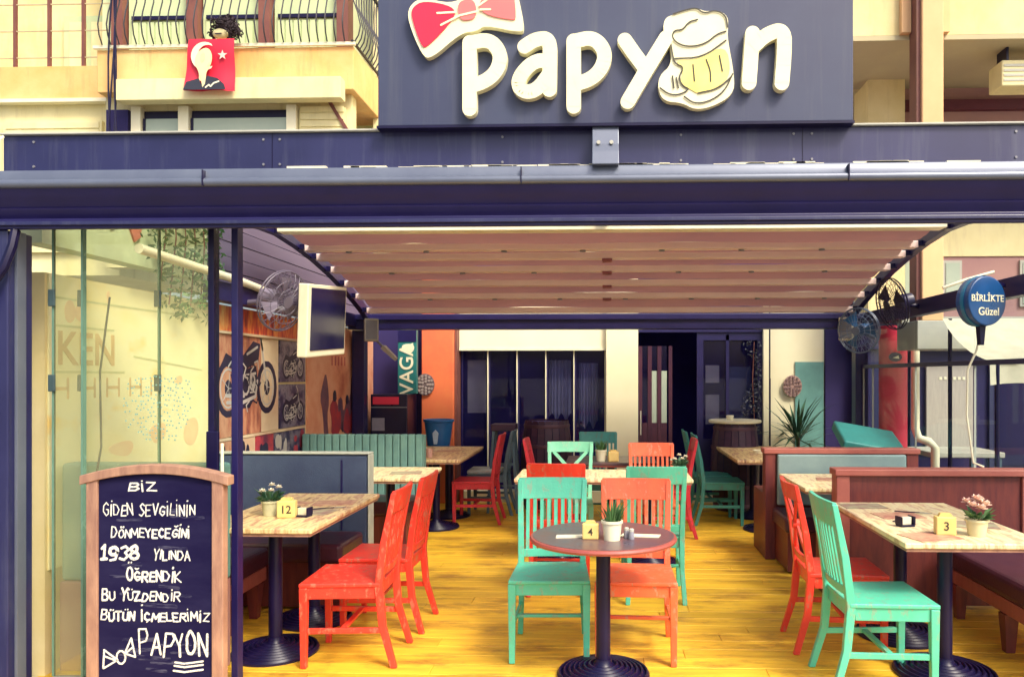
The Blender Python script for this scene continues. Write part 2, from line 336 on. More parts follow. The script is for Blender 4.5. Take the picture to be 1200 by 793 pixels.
def pen(mb, txt, x, y, h, r, width=None, jit=.09, big=True):
    """hand lettering in board coordinates: returns strokes starting at x, baseline y, cap height h"""
    wd = sum((GL[c][0] if c in GL else .35)+.2 for c in txt)*h
    k = (width/wd) if width else 1
    cx = x; prev = ' '
    for c in txt:
        if c not in GL: cx += .5*h*k; prev = c; continue
        gw, st = GL[c]; ini = 1.28 if (prev == ' ' and big) else 1; dy = rng.uniform(-jit, jit)*h; sl = rng.uniform(-.10, .16); hh = h*rng.uniform(.86, 1.08)*ini
        for p in st:
            mb([(cx+(px+sl*py)*h*k*(1+.08*rng.random())+rng.uniform(-.03,.03)*h, y+dy+py*hh+rng.uniform(-.03,.03)*h) for px, py in p], r*rng.uniform(.70, 1.2))
        prev = c
        cx += (gw+.2)*h*k

# ================================================================== SETTING: ground and floor
g = MB().box(-400, 400, -400, 400, -.3, -.055).build('ground', ASPH); g['kind'] = 'structure'
fl = MB().box(-3.05, 3.05, 2.6, 9.9, -.054, -.024).build('terrace_floor', DARKW); fl['kind'] = 'structure'
PW, y = .142, 2.62
row = 0
while y < 9.55:
    xs = [-3.0]; x = -3.0+rng.uniform(.7, 2.4)
    while x < 2.6: xs.append(x); x += rng.choice((1.8, 2.1, 2.4, 2.7))
    xs.append(3.0)
    for a, b in zip(xs, xs[1:]):
        if b-a < .05: continue
        dz = rng.uniform(-.0015, .0012)
        o = MB().box(-(b-a)/2+.0012, (b-a)/2-.0012, -PW/2+.0014, PW/2-.0014, -.024, 0).build('plank', PLANK, fl, .002, 1)
        o.location = ((a+b)/2, y+PW/2, dz-.0012)
    y += PW; row += 1

# ================================================================== PERGOLA (one thing)
pg = thing('pergola', 'navy retractable roof pergola with half drawn pleated pinkish canvas over the terrace', 'pergola', (0, 3.7, 0))
def pp(mb, name, m, bevel=0, par=None, seg=2):
    o = mb.build(name, m, None, bevel, seg); o.parent = par or pg
    o.data.transform(Matrix.Translation((0, -3.7, 0))); return o
pp(MB().box(-2.955, 3.0, 3.66, 3.76, 2.565, 2.752), 'fascia', NAVY, .004)
pp(MB().box(-2.96, 3.0, 3.64, 3.78, 2.753, 2.762), 'fascia_cap', LGREY, .002)
for x in (-1.62, .92, 1.95): pp(MB().box(x, x+.004, 3.6585, 3.6597, 2.566, 2.751), 'fascia_joint', BLACK)
for x in (-2.8, -1.66, -1.58, -.5, .35, .88, .965, 1.91, 1.99):
    for z in (2.60, 2.72): pp(MB().tube([(x, 3.6597, z), (x, 3.655, z)], .006, 8), 'screw', GREY)
for x in (-1.9, -.4, 1.1): pp(MB().box(x, x+.005, 3.536, 3.58, 2.471, 2.545), 'gutter_joint', BLACK)
def xprof(prof, nm, m):
    m_ = MB(); k = len(prof); m_.add([(-3.6, a, b) for a, b in prof]+[(3.4, a, b) for a, b in prof], [tuple(range(k)), tuple(range(2*k-1, k-1, -1))]+[(i, (i+1)%k, k+(i+1)%k, k+i) for i in range(k)], True)
    return pp(m_, nm, m)
xprof([(3.70,2.558),(3.575,2.558),(3.566,2.545),(3.563,2.512)]+[(3.562+.022*math.cos(R(a)), 2.490+.022*math.sin(R(a))) for a in range(100, 230, 18)]+[(3.556,2.470),(3.70,2.470)], 'gutter', GUTTER)
xprof([(3.70,2.4695),(3.560,2.4695),(3.566,2.452),(3.585,2.425),(3.605,2.40),(3.612,2.388),(3.603,2.384),(3.606,2.376),(3.625,2.355),(3.632,2.338),(3.70,2.336)], 'gutter_underside', NAVYD)
for i in range(40):   # flaked white sealant along the gutter lip
    x = rng.choice((rng.uniform(-2.0, 1.6), rng.uniform(-1.0, 1.4)))
    pp(MB().box(x, x+rng.uniform(.03, .2), 3.63, 3.659, 2.559, 2.573+rng.uniform(.002, .010)), 'sealant', PAPER)
pp(MB().box(-3.6, 3.4, 3.60, 3.63, 2.285, 2.334), 'front_beam', NAVYD, .004)
pp(MB().box(-3.6, 3.4, 3.585, 3.60, 2.300, 2.318), 'beam_lip', NAVY, .003)
br = MB(); br.box(-.07, .055, 3.62, 3.655, 2.60, 2.775)
pts = [(3.62,2.77),(3.60,2.72),(3.585,2.66),(3.56,2.62),(3.535,2.565),(3.53,2.552),(3.62,2.552)]
br.prism([(a, b) for a, b in pts], (-.07,0,0), (0,1,0), (0,0,1), (.125,0,0))
brk = pp(br, 'bracket', GUTTER, .004)
for bx in (-.04, .02): pp(MB().tube([(bx, 3.59, 2.665), (bx, 3.572, 2.665)], .009, 10), 'bolt', LGREY, 0, brk)
pp(MB().box(-3.06, -2.90, 3.62, 3.78, -.02, 2.285), 'post', NAVY, .006)
pp(MB().box(-2.90, -2.885, 3.66, 3.72, 0, 2.285), 'post_channel', GUTTER, .002)
pp(MB().box(2.82, 2.96, 3.62, 3.78, -.02, 2.285), 'post', NAVY, .006)
# roof rails rising then falling to the back beam
def roofz(Y): return 2.755-.052*(Y-6.05)-.0628*(Y-6.05)**2 if Y > 6.05 else 2.52+(Y-3.7)*.1
for sx in (-1, 1):
    m_ = MB(); ys = [3.76, 4.6, 5.5, 5.9, 6.2, 6.6, 7, 7.4, 7.8, 8.2, 8.56]
    for a, b in zip(ys, ys[1:]): m_.bar((sx*2.70, a, roofz(a)+.03), (sx*2.70, b, roofz(b)+.03), .06, .10)
    pp(m_, 'roof_rail', NAVYD)
m_ = MB().bar((0, 3.76, 2.62), (0, 6.0, 2.83), .05, .08); pp(m_, 'roof_rail', NAVYD)
pp(MB().box(-2.92, 2.92, 8.56, 8.72, 2.100, 2.272), 'back_beam', NAVYD, .004)
pp(MB().box(-2.85, 2.85, 8.53, 8.56, 2.205, 2.262), 'back_gutter', NAVYD, .003)
bars = [6.10, 6.62, 6.89, 7.25, 7.63, 7.97, 8.34]
for i, Y in enumerate(bars):
    z = roofz(Y)
    b = pp(MB().box(-2.62, 2.62, Y-.055 if i else Y-.09, Y+.055, z-(.045 if i else .03), z+.012), 'canvas_bar', CBAR if i else WHITE, .004)
    if i in (1, 3, 5):
        for q in range(7):
            x = -2.05+q*.68+.1*(i-3)
            pp(MB().lathe([(.026, 0), (.026, .012), (.018, .014), (.012, .004)], 14, (x, Y, z-.059)), 'downlight', GREY, 0, b)
    if i in (2, 3, 4, 5): pp(MB().box(-.045, .045, Y-.06, Y+.06, z-.068, z-.0455), 'belt_guide', mat('belt_red', (.30, .09, .10), .6), .003, b)
    if i < len(bars)-1:
        Y2 = bars[i+1]; n = 10; m_ = MB(); sag = .10*(Y2-Y)/.4
        vs_ = []
        for a in range(n+1):
            t = a/n; yy = Y+(Y2-Y)*t; zz = roofz(yy)-4*sag*t*(1-t)*.32+.016
            for b_ in range(29):
                xx = -2.58+5.16*b_/28
                vs_.append((xx, yy, zz+rng.uniform(-.004, .004)+.006*math.sin(xx*3+i*2)))
        m_.add(vs_, [(a*29+b_, a*29+b_+1, (a+1)*29+b_+1, (a+1)*29+b_) for a in range(n) for b_ in range(28)], True)
        pp(m_, 'canvas_panel', CANVAS)
    for sx in (-1, 1): pp(MB().box(sx*2.66-.03, sx*2.66+.03, Y-.03, Y+.03, z-.03, z+.02), 'runner', BLACK, .004, b)
for sx in (-1, 1):
    pp(MB().box(sx*2.87-.05, sx*2.87+.05, 3.79 if sx > 0 else 5.45, 8.56, 2.13, 2.27), 'side_beam', NAVYD, .004)
    pp(MB().box(sx*2.86-.07, sx*2.86+.07, 8.73, 8.87, 0, 2.10), 'post', NAVYD, .005)

# ================================================================== SHOP SIGN
K = 253.0
def sp(u, v): return ((u-722)/K, (440-v)/K*1.0)
sg = thing('shop_sign', 'slate navy sign board with raised cream papyon lettering, bow tie and beer mug', 'sign', (.028, 3.60, 2.77))
def sgp(mb, name, m, par=None, bevel=0):
    o = mb.build(name, m, par or sg, bevel); return o
# local origin: bottom centre of the sign at pixel (722,145)
def L(u, v): return ((u-722)/K, (145-v)/K)
AX, AY, AZ = (1,0,0), (0,0,1), (0,-1,0)
def azv(d_): return (0, -d_, 0)
sgp(MB().box(-1.112, 1.112, 0, .16, -.010, .80), 'board', SIGNB, None, .004)
sgp(MB().box(-1.117, 1.117, -.006, .166, -.022, -.0105), 'bottom_trim', BLACK)
for sx in (-.8, .8): sgp(MB().box(sx-.03, sx+.03, .167, .22, -.21, .5), 'support', BLACK)
def Z(zx, zy, ox, oy, sc): return L(ox+zx/sc, oy+zy/sc)
def a2(pts): return [Z(x, y_, 430, 0, 2.938) for x, y_ in pts]
def a3(pts): return [Z(x, y_, 780, 0, 2.857) for x, y_ in pts]
LET = [('letter', [a2([(361,158),(361,270),(361,388)]), a2(smooth_poly([(361,160),(430,148),(470,195),(462,250),(425,290),(365,310)], 2, False))]),
       ('letter', [a2(smooth_poly([(552,175),(590,150),(640,148),(640,230),(638,325)], 2, False)), a2(smooth_poly([(638,225),(585,225),(535,275),(530,315),(560,335),(600,322),(638,270)], 2, False))]),
       ('letter', [a2([(722,158),(722,270),(722,384)]), a2(smooth_poly([(722,160),(790,146),(832,195),(822,250),(785,290),(728,308)], 2, False))]),
       ('letter', [a2([(898,158),(930,205),(962,248)]), a2([(1040,152),(970,265),(908,370)])]),
       ('letter', [a3([(298,137),(292,220),(286,302)]), a3(smooth_poly([(296,185),(345,140),(402,125),(402,210),(394,304)], 2, False))])]
for j, (nm, sts) in enumerate(LET):
    m_ = MB()
    for q, st in enumerate(sts): m_.stroke(st, .0335, (0, -.0005-q*.0006, 0), AX, AY, azv(.042), 10)
    sgp(m_, nm, LETTER)
# bow tie
def bw(pts): return [Z(x, y_, 465, 0, 6.857) for x, y_ in pts]
bow = sgp(MB().prism(smooth_poly(bw([(105,60),(210,-8),(450,48),(560,-12),(640,-40),(960,-150),(985,-60),(1050,260),(1005,290),(720,225),(660,275),(530,285),(290,490),(215,470),(95,180)]), 2), (0,0,0), AX, AY, azv(.035)), 'bow_tie', LETTER)
sgp(MB().prism(smooth_poly(bw([(135,75),(230,22),(470,72),(490,160),(250,410),(205,385),(125,150)]), 2), (0,-.0352,0), AX, AY, azv(.006)), 'red_wing', REDS, bow)
sgp(MB().prism(smooth_poly(bw([(500,45),(600,10),(655,50),(655,165),(600,188),(520,185)]), 2), (0,-.0352,0), AX, AY, azv(.006)), 'knot', PINK, bow)
sgp(MB().prism(smooth_poly(bw([(670,20),(950,-120),(985,180),(950,195),(700,140)]), 2), (0,-.0352,0), AX, AY, azv(.006)), 'pink_wing', PINK, bow)
m_ = MB()
for st in ([(340,128),(490,122)], [(370,225),(520,150),(660,120)], [(680,70),(760,15)], [(690,105),(770,105)]): m_.stroke(bw(st), .0045, (0,-.0413,0), AX, AY, azv(.002), 6)
sgp(m_, 'crease_line', LETTER, bow)
# beer mug
def mg(pts): return [Z(x, y_, 770, 10, 5.876) for x, y_ in pts]
mug = sgp(MB().prism(smooth_poly(mg([(70,110),(130,85),(200,60),(290,40),(350,70),(430,55),(505,100),(505,190),(500,250),(550,520),(540,640),(400,720),(280,740),(190,690),(70,680),(25,600),(35,500),(120,430),(110,280),(60,200)]), 2), (0,0,0), AX, AY, azv(.038)), 'beer_mug', LETTER)
sgp(MB().prism(smooth_poly(mg([(135,395),(300,405),(490,290),(528,500),(440,590),(300,635),(250,600),(170,560),(205,470)]), 2), (0,-.0382,0), AX, AY, azv(.004)), 'beer', BEER, mug)
m_ = MB()
for st in ([(295,125),(235,140),(195,195),(135,195),(120,250),(180,300),(270,310),(360,285),(430,225),(490,208)], [(130,85),(200,62),(290,42),(335,85),(420,62),(490,100),(500,180)],
           [(110,270),(130,390),(145,425),(205,450),(165,520),(195,580),(245,600),(170,640),(100,635),(40,590)], [(205,650),(270,700),(370,690),(480,620),(535,500)],
           [(140,390),(330,385),(490,270)], [(265,435),(275,545)], [(355,400),(385,480),(385,550)], [(445,375),(465,480)], [(300,628),(440,600),(525,520)], [(125,510),(135,590)], [(150,520),(165,590)]):
    m_.stroke(mg(smooth_poly(st, 2, False) if len(st) > 2 else st), .0032, (0,-.0423,0), AX, AY, azv(.0015), 5)
sgp(m_, 'ink_line', LINE, mug)

# ================================================================== CHALKBOARD
cb = thing('chalkboard', 'tall blackboard with pale wood frame and white hand chalked Turkish lines', 'chalkboard', (-2.055, 3.44, 0))
cb.scale = (.955, 1, 1)
bd = MB(); bd.box(-.29, .29, -.012, .012, .12, 1.13); bd.build('board', CHALKB, cb)
for sx in (-1, 1): MB().box(sx*.305-.028, sx*.305+.028, -.024, .024, 0, 1.115).build('side_rail', WOODP, cb, .005)
arc = [(-.36+.72*i/16, 1.125+.052*(1-(2*i/16-1)**2)) for i in range(17)]
MB().prism(arc+[(x, z-.042) for x, z in reversed(arc)], (0, .03, 0), (1,0,0), (0,0,1), (0,-.062,0)).build('top_rail', WOODP, cb, .004)
MB().box(-.276, .276, -.02, .02, .08, .14).build('bottom_rail', WOODP, cb, .005)
for sx in (-1, 1): MB().bar((sx*.22, .03, 1.08), (sx*.22, .18, .0), .035, .03).build('rear_leg', WOODP, cb)
ch_lines = [('BİZ', -.13, 1.055, .042, .15, .0045), ('GİDEN SEVGİLİNİN', -.255, .945, .052, .47, .0036), ('DÖNMEYECEĞİNİ', -.215, .845, .044, .40, .0046), ('1938', -.265, .745, .066, .20, .0080),
            ('YILINDA', -.01, .745, .046, .19, .0044), ('ÖĞRENDİK', -.14, .645, .048, .28, .0048), ('BU YÜZDENDİR', -.26, .555, .044, .40, .0048), ('BÜTÜN İÇMELERİMİZ', -.265, .465, .044, .55, .0046), ('PAPYON', -.075, .305, .112, .35, .0066)]
for t, x, z, h, wd, r in ch_lines:
    m_ = MB(); pen(lambda p, rr: m_.stroke(p, rr, (0,-.0122,0), AX, AY, azv(.0012), 4), t, x, z, h*.92, r*.82, wd*.97, big=len(t) > 5)
    m_.build('chalk_lettering', CHALK, cb)
m_ = MB()
for st in ([(-.255,.245),(-.25,.33),(-.185,.285),(-.255,.245)], [(-.245,.30),(-.20,.285)], ell(-.168,.297,.022,.03,0,360,10), [(-.15,.315),(-.098,.30),(-.118,.385),(-.15,.315)], [(-.14,.32),(-.11,.345)]):
    m_.stroke(st, .0042, (0,-.0122,0), AX, AY, azv(.0012), 4)
for zz in (.278, .262, .24): m_.stroke([(.04+zz*.2, zz), (.14, zz-.006), (.23, zz+.006)], .0042, (0,-.0122,0), AX, AY, azv(.0012), 4)
m_.build('chalk_bow_tie', CHALK, cb)
m_ = MB()
for i in range(22):
    z = rng.uniform(.2, 1.0); x = rng.uniform(-.26, .1)
    m_.stroke([(x, z), (x+rng.uniform(.08, .2), z+rng.uniform(-.01, .01))], rng.uniform(.004, .012), (0,-.01205,0), AX, AY, azv(.0002+.00001*i), 4)
m_.build('chalk_smear', CHALKS, cb)['kind'] = 'stuff'

# ================================================================== LEFT FRONT GLASS
gp = [(-2.80, -2.655, 3.80, 'narrow clear sliding glass leaf beside the left navy post'), (-2.67, -2.28, 3.83, 'sliding glass leaf between the narrow leaf and the dotted emblem leaf'),
      (-2.29, -2.015, 3.86, 'sliding glass leaf behind the chalkboard top next to the black handle post')]
for i, (x0, x1, Y, lb) in enumerate(gp):
    t = thing('sliding_glass', lb, 'glass panel', ((x0+x1)/2, Y, 0), 0, 'sliding glass leaves of the terrace front'); hw = (x1-x0)/2
    MB().box(-hw, hw, -.005, .005, .06, 2.40).build('pane', G_LEFT, t)
    MB().box(-hw, hw, -.012, .012, 0, .0595).build('bottom_rail', GREY, t)
    MB().box(-hw, hw, -.012, .012, 2.4005, 2.44).build('top_rail', NAVYD, t)
    es = MB().box(-hw-.010, -hw, -.007, .007, .06, 2.40).build('edge_seal', mat('green_glass_edge', (.13, .26, .20), .25), t)
    for z in (1.50, 1.93): MB().box(-hw-.022, -hw+.012, -.02, -.0075, z, z+.085).build('clip', mat('clip_green', (.05,.09,.10), .4), t, .003)
    if i == 0: MB().box(hw+.0005, hw+.01, -.014, .014, .06, 2.40).build('edge_seal', mat('green_glass_edge', (.13, .26, .20), .25), t)
# dotted shield emblem on the glass
m_ = MB()
for i in range(19):
    for j in range(15):
        x = (i-9)*.019+(j % 2)*.009+rng.uniform(-.005,.005); z = (j-7)*.022+rng.uniform(-.006,.006)-.02*abs(i-9)/9
        if abs(x) < .19-.07*max(0, -z/.16)**2 and (z > -.12 or abs(x) < .10) and rng.random() < .72:
            m_.lathe([(.0045, 0), (.0045, .001)], 6, (0, 0, 0)); k0 = len(m_.v)-12
            for q in range(12):
                a, b, c_ = m_.v[k0+q]; m_.v[k0+q] = (x+a, -.0062-c_, z+b)
em = m_.build('glass_emblem', DOTS, None); em['kind'] = 'stuff'; em.location = (-2.28, 3.82, 1.42)
tag(em, 'dotted green shield emblem etched on the left front glass', 'emblem')
hp = thing('door_post', 'slim black upright with long pull handle at the end of the left glass', 'door post', (-1.94, 3.84, 0))
MB().box(-.075, -.045, -.03, .03, 0, 2.43).build('stile', BLACK, hp, .003)
MB().box(.045, .078, -.03, .03, 0, 2.43).build('stile', NAVYD, hp, .003)
MB().box(-.044, .044, -.006, .006, .05, 2.40).build('pane', G_SIDE, hp)
MB().box(-.075, -.012, -.05, -.031, 1.02, 1.30).build('handle', BLACK, hp, .005)
MB().box(.0, .014, -.05, -.04, 1.05, 1.24).build('lock_plate', WHITE, hp, .003)
cbl = MB().tube([(-3.10,3.55,1.84),(-3.02,3.56,1.90),(-2.95,3.57,2.0),(-2.885,3.58,2.1),(-2.862,3.60,2.2),(-2.86,3.62,2.283)], .022, 8).build('hose', BLACK); tag(cbl, 'black hose bending up to the beam at the top left post', 'hose')

# ================================================================== LEFT WALL AND MURALS
wl = thing('side_wall', 'left terrace wall with yellow mural front and violet cladding above the beam', 'wall', (-3.0, 6.6, 0))
def wp(mb, name, m, par=None, bevel=0):
    o = mb.build(name, m, par or wl, bevel); o.data.transform(Matrix.Translation((3.0, -6.6, 0))); return o
wp(MB().box(-3.10, -2.965, 3.95, 9.6, -.02, 2.125), 'wall', CREAM)
wp(MB().box(-3.10, -2.98, 3.95, 5.62, 2.28, 2.80), 'upper_wall', mat('pale_green_plaster', (.66, .78, .50), .8))
for i in range(9):
    wp(MB().box(-2.99, -2.95+.004*(i % 2), 5.63, 9.55, 2.28+i*.115, 2.28+i*.115+.108), 'cladding_board', CLAD)
wp(MB().box(-2.9645, -2.955, 3.97, 5.62, .55, 2.12), 'yellow_mural', MURALY)
# mural prints
def wl_axes(): return (0,1,0), (0,0,1), (.0015,0,0)
ax_, ay_, az_ = wl_axes()
def pr_strokes(mb, sts, r, x): 
    for st in sts: mb.stroke(st, r, (x,0,0), ax_, ay_, az_, 5)
ken = text_mesh('KEN', .26, 'mural_lettering', mat('faded_ochre', (.72, .50, .22), .7), wl, (.047, 4.27-6.6, 1.72), (0,1,0), (0,0,1), (1,0,0), .002)
m_ = MB(); pr_strokes(m_, [[(4.0+q*.11, 1.46), (4.0+q*.11, 1.56)] for q in range(9)]+[[(4.0+q*.22, 1.51), (4.11+q*.22, 1.51)] for q in range(4)], .009, -2.9548); wp(m_, 'mural_letters', mat('faded_ochre', (.72, .50, .22)))
m_ = MB(); pr_strokes(m_, [[(4.0,2.0),(5.5,2.0)],[(4.0,1.85),(4.5,1.85)],[(4.7,1.7),(5.5,1.62)],[(4.0,1.60),(4.6,1.60)]], .006, -2.9548); wp(m_, 'mural_line', mat('faded_green', (.62, .66, .36)))
m_ = MB()
for cy_, cz_, a, b in ((4.12,1.93,.05,.07),(4.2,1.93,.03,.07),(4.95,1.2,.12,.07),(4.6,1.14,.13,.06),(5.35,1.2,.10,.12),(4.45,2.04,.02,.06),(5.2,1.55,.06,.03)):
    m_.prism(smooth_poly([(cy_+a*math.cos(q*.9)*rng.uniform(.6,1.3), cz_+b*math.sin(q*.9)*rng.uniform(.6,1.3)) for q in range(7)], 2), (-2.9548,0,0), ax_, ay_, az_)
wp(m_, 'mural_patch', mat('faded_coral', (.84, .55, .32), .7, (.86, .66, .38), 9))
fb = wp(MB().box(-2.9645, -2.94, 5.64, 7.42, 1.925, 2.12), 'flame_strip', FLAME)
wp(MB().box(-2.9645, -2.935, 5.64, 7.42, 1.905, 1.9245), 'strip_edge', PHOTOW)
P0 = -2.952
def poster(y0, y1, z0, z1, m, nm='poster'):
    return wp(MB().box(-2.9645, P0, y0, y1, z0, z1), nm, m)
bk = poster(5.64, 6.46, 1.10, 1.90, PHOTOR, 'motorcycle_poster'); poster(6.46, 6.80, 1.10, 1.90, PHOTOW)
def moto(cy, cz, s, par, x):
    m1, m2 = MB(), MB()
    W1, W2 = (cy-.34*s, cz), (cy+.40*s, cz)
    for W in (W1, W2):
        pr_strokes(m1, [ell(W[0], W[1], .185*s, .22*s, 0, 360, 18)], .028*s, x); pr_strokes(m2, [ell(W[0], W[1], .135*s, .165*s, 0, 360, 16)], .008*s, x+.0006)
        pr_strokes(m2, [[W, (W[0]+.11*s*math.cos(a), W[1]+.14*s*math.sin(a))] for a in (0, 1.3, 2.6, 3.9, 5.1)], .004*s, x+.0004)
    m1.prism([(cy-.30*s,cz+.12*s),(cy-.05*s,cz+.16*s),(cy+.18*s,cz+.20*s),(cy+.22*s,cz-.02*s),(cy+.05*s,cz-.18*s),(cy-.18*s,cz-.18*s)], (x,0,0), ax_, ay_, az_)
    m1.prism([(cy-.46*s,cz+.2*s),(cy-.38*s,cz+.30*s),(cy-.2*s,cz+.24*s),(cy-.05*s,cz+.30*s),(cy+.12*s,cz+.42*s),(cy+.26*s,cz+.40*s),(cy+.22*s,cz+.24*s),(cy-.1*s,cz+.14*s)], (x,0,0), ax_, ay_, (.0017,0,0))
    pr_strokes(m2, [[W2, (cy+.27*s, cz+.46*s), (cy+.18*s, cz+.58*s)], [(cy+.31*s, cz+.34*s), (cy+.24*s, cz+.52*s)], [(cy-.36*s, cz-.12*s), (cy-.1*s, cz-.13*s), (cy+.16*s, cz-.08*s), (cy+.2*s, cz+.06*s)], [(cy-.38*s, cz-.06*s), (cy-.06*s, cz-.07*s)]], .016*s, x+.0008)
    pr_strokes(m2, [ell(cy-.03*s, cz+.02*s, .07*s, .08*s, 0, 360, 10), ell(cy+.1*s, cz+.05*s, .05*s, .07*s, 0, 360, 10), [(cy-.12*s,cz+.1*s),(cy+.16*s,cz+.13*s)], [(cy+.0*s,cz+.30*s),(cy+.2*s,cz+.37*s)]], .012*s, x+.0008)
    rq = random.Random(int(s*100))
    for q in range(16):
        a0 = rq.uniform(0, 6.28); px, pz = cy+rq.uniform(-.26,.22)*s, cz+rq.uniform(-.14,.2)*s
        pr_strokes(m2 if q % 3 else m1, [[(px, pz), (px+.07*s*math.cos(a0), pz+.08*s*math.sin(a0)), (px+.10*s*math.cos(a0+.7), pz+.10*s*math.sin(a0+.7))]], .007*s, x+.0012+.0001*q)
    for W in (W1, W2): m1.prism(ell(W[0], W[1], .06*s, .075*s, 0, 340, 12), (x+.0003,0,0), ax_, ay_, az_)
    a = m1.build('motorcycle_print', INKD, par); b = m2.build('chrome_print', INKL, par)
    for o in (a, b): o.data.transform(Matrix.Translation((3.0, -6.6, 0)))
moto(6.20, 1.48, .92, bk, P0+.0002)
for z0, z1 in ((1.52, 1.90), (1.10, 1.50)):
    q = poster(6.83, 7.42, z0, z1, PHOTOD, 'photo_print'); moto(7.12, (z0+z1)/2-.06, .42, q, P0+.0002)
wp(MB().box(-2.9645, -2.948, 5.64, 7.42, 1.075, 1.095), 'strip_edge', PHOTOW)
pm = [PHOTOR, PHOTOW, mat('red_photo', (.5, .05, .07), .5, (.10, .02, .06), 6), PHOTOD, PHOTOD]
for i in range(5):
    y0 = 5.66+i*.355; q = poster(y0, y0+.33, .80, 1.07, pm[i], 'photo_print')
    m_ = MB()
    for a in range(5): m_.prism(ell(y0+rng.uniform(.06,.27), rng.uniform(.86,1.0), rng.uniform(.02,.06), rng.uniform(.03,.08), 0, 340, 8), (P0+.0002+a*.0002,0,0), ax_, ay_, az_)
    o = m_.build('print_shape', [INKD, INKD, INKD, INKL, mat('red_photo', (.5,.05,.07))][i], q); o.data.transform(Matrix.Translation((3.0, -6.6, 0)))
mo = poster(7.46, 9.6, .90, 2.10, MURALO, 'mural')
def mprint(polys, m, dx, nm='figure_print'):
    m_ = MB()
    for q, pl in enumerate(polys): m_.prism(smooth_poly(pl, 1), (P0+dx+q*.0003,0,0), ax_, ay_, az_)
    o = m_.build(nm, m, mo); o.data.transform(Matrix.Translation((3.0,-6.6,0)))
DUSK = mat('dusk_print', (.20,.08,.11), .6, (.08,.04,.09), 7)
mprint([[(8.35,.92),(8.30,1.30),(8.46,1.36),(8.5,1.15),(8.62,1.32),(8.72,1.28),(8.80,1.66),(8.88,2.02),(8.95,2.04),(9.02,1.7),(9.12,1.5),(9.2,1.62),(9.3,1.6),(9.25,1.2),(9.3,.92)],
        [(7.92,.92),(7.88,1.2),(7.80,1.35),(7.88,1.5),(7.96,1.62),(8.02,1.5),(8.06,1.3),(8.0,1.15),(8.05,.92)]], DUSK, .0002)
mprint([[(8.12,.93),(8.14,1.1),(8.06,1.25),(8.2,1.34),(8.3,1.28),(8.34,1.16),(8.42,1.22),(8.40,.93)], [(8.5,.93),(8.52,1.12),(8.62,1.24),(8.70,1.1),(8.8,1.18),(8.84,.93)], [(8.86,1.3),(8.92,1.7),(8.98,1.72),(9.0,1.3),(8.95,1.1)]], INKR, .002)
mprint([[(8.16,1.3),(8.18,1.42),(8.26,1.42),(8.28,1.3)], [(8.56,1.26),(8.58,1.36),(8.66,1.36),(8.68,1.26)], [(9.05,.95),(9.1,1.3),(9.14,1.0)], [(8.44,.95),(8.45,1.1),(8.48,.96)]], INKD, .004)
m_ = MB(); pr_strokes(m_, [[(8.15+q*.1, 1.70), (8.15+q*.1, 1.78)] for q in range(5)], .012, P0+.0002); o = m_.build('faint_print', INKR, mo); o.data.transform(Matrix.Translation((3.0,-6.6,0)))
# white conduit on the left beam
cn = MB().tube([(-2.80,4.5,2.34),(-2.80,5.8,2.30),(-2.80,6.25,2.27)], .03, 10).build('conduit', WHITE); tag(cn, 'white conduit pipe running along the left beam to the fan', 'pipe')

# leaves added on the left wall for a tree reflected in the glass
def leaf_cloud(n, box, size, seed, shape=None):
    r_ = random.Random(seed); m_ = MB()
    for _ in range(n):
        for _t in range(20):
            p = Vector([r_.uniform(a, b) for a, b in box])
            if shape is None or shape(p): break
        a = Vector((r_.gauss(0,1), r_.gauss(0,1), r_.gauss(0,1))).normalized(); b = a.orthogonal().normalized(); b = Matrix.Rotation(r_.uniform(0,6.28), 3, a) @ b
        s_ = size*r_.uniform(.6, 1.3); c_ = a.cross(b)
        m_.add([p-b*s_, p+c_*s_*.4, p+b*s_, p-c_*s_*.4], [(0,1,2,3)])
    return m_
cl = thing('tree_reflection', 'green leaves added for the tree reflected in left glass', 'plant', (-2.9, 5.2, 2.3))
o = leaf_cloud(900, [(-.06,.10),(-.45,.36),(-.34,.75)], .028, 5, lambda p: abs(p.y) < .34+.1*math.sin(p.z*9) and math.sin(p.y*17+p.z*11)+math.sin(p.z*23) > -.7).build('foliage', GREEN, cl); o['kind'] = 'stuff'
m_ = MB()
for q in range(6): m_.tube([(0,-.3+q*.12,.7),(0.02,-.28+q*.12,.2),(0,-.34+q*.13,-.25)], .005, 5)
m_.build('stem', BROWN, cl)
for fx, fz, lb in ((4.45, 2.62, 'two faded red pennants hanging on pale wall, the left one'), (4.68, 2.58, 'two faded red pennants hanging on pale wall, the right one')):
    o = MB().prism([(-.12,.12),(.14,.10),(.11,-.12),(.05,-.16)], (0,0,0), (0,1,0), (0,0,1), (.012,0,0)).build('pennant', mat('faded_red', (.62,.20,.14), .7)); o.location = (-2.978, fx, fz)
    tag(o, lb, 'pennant', 'red pennants behind the left glass')

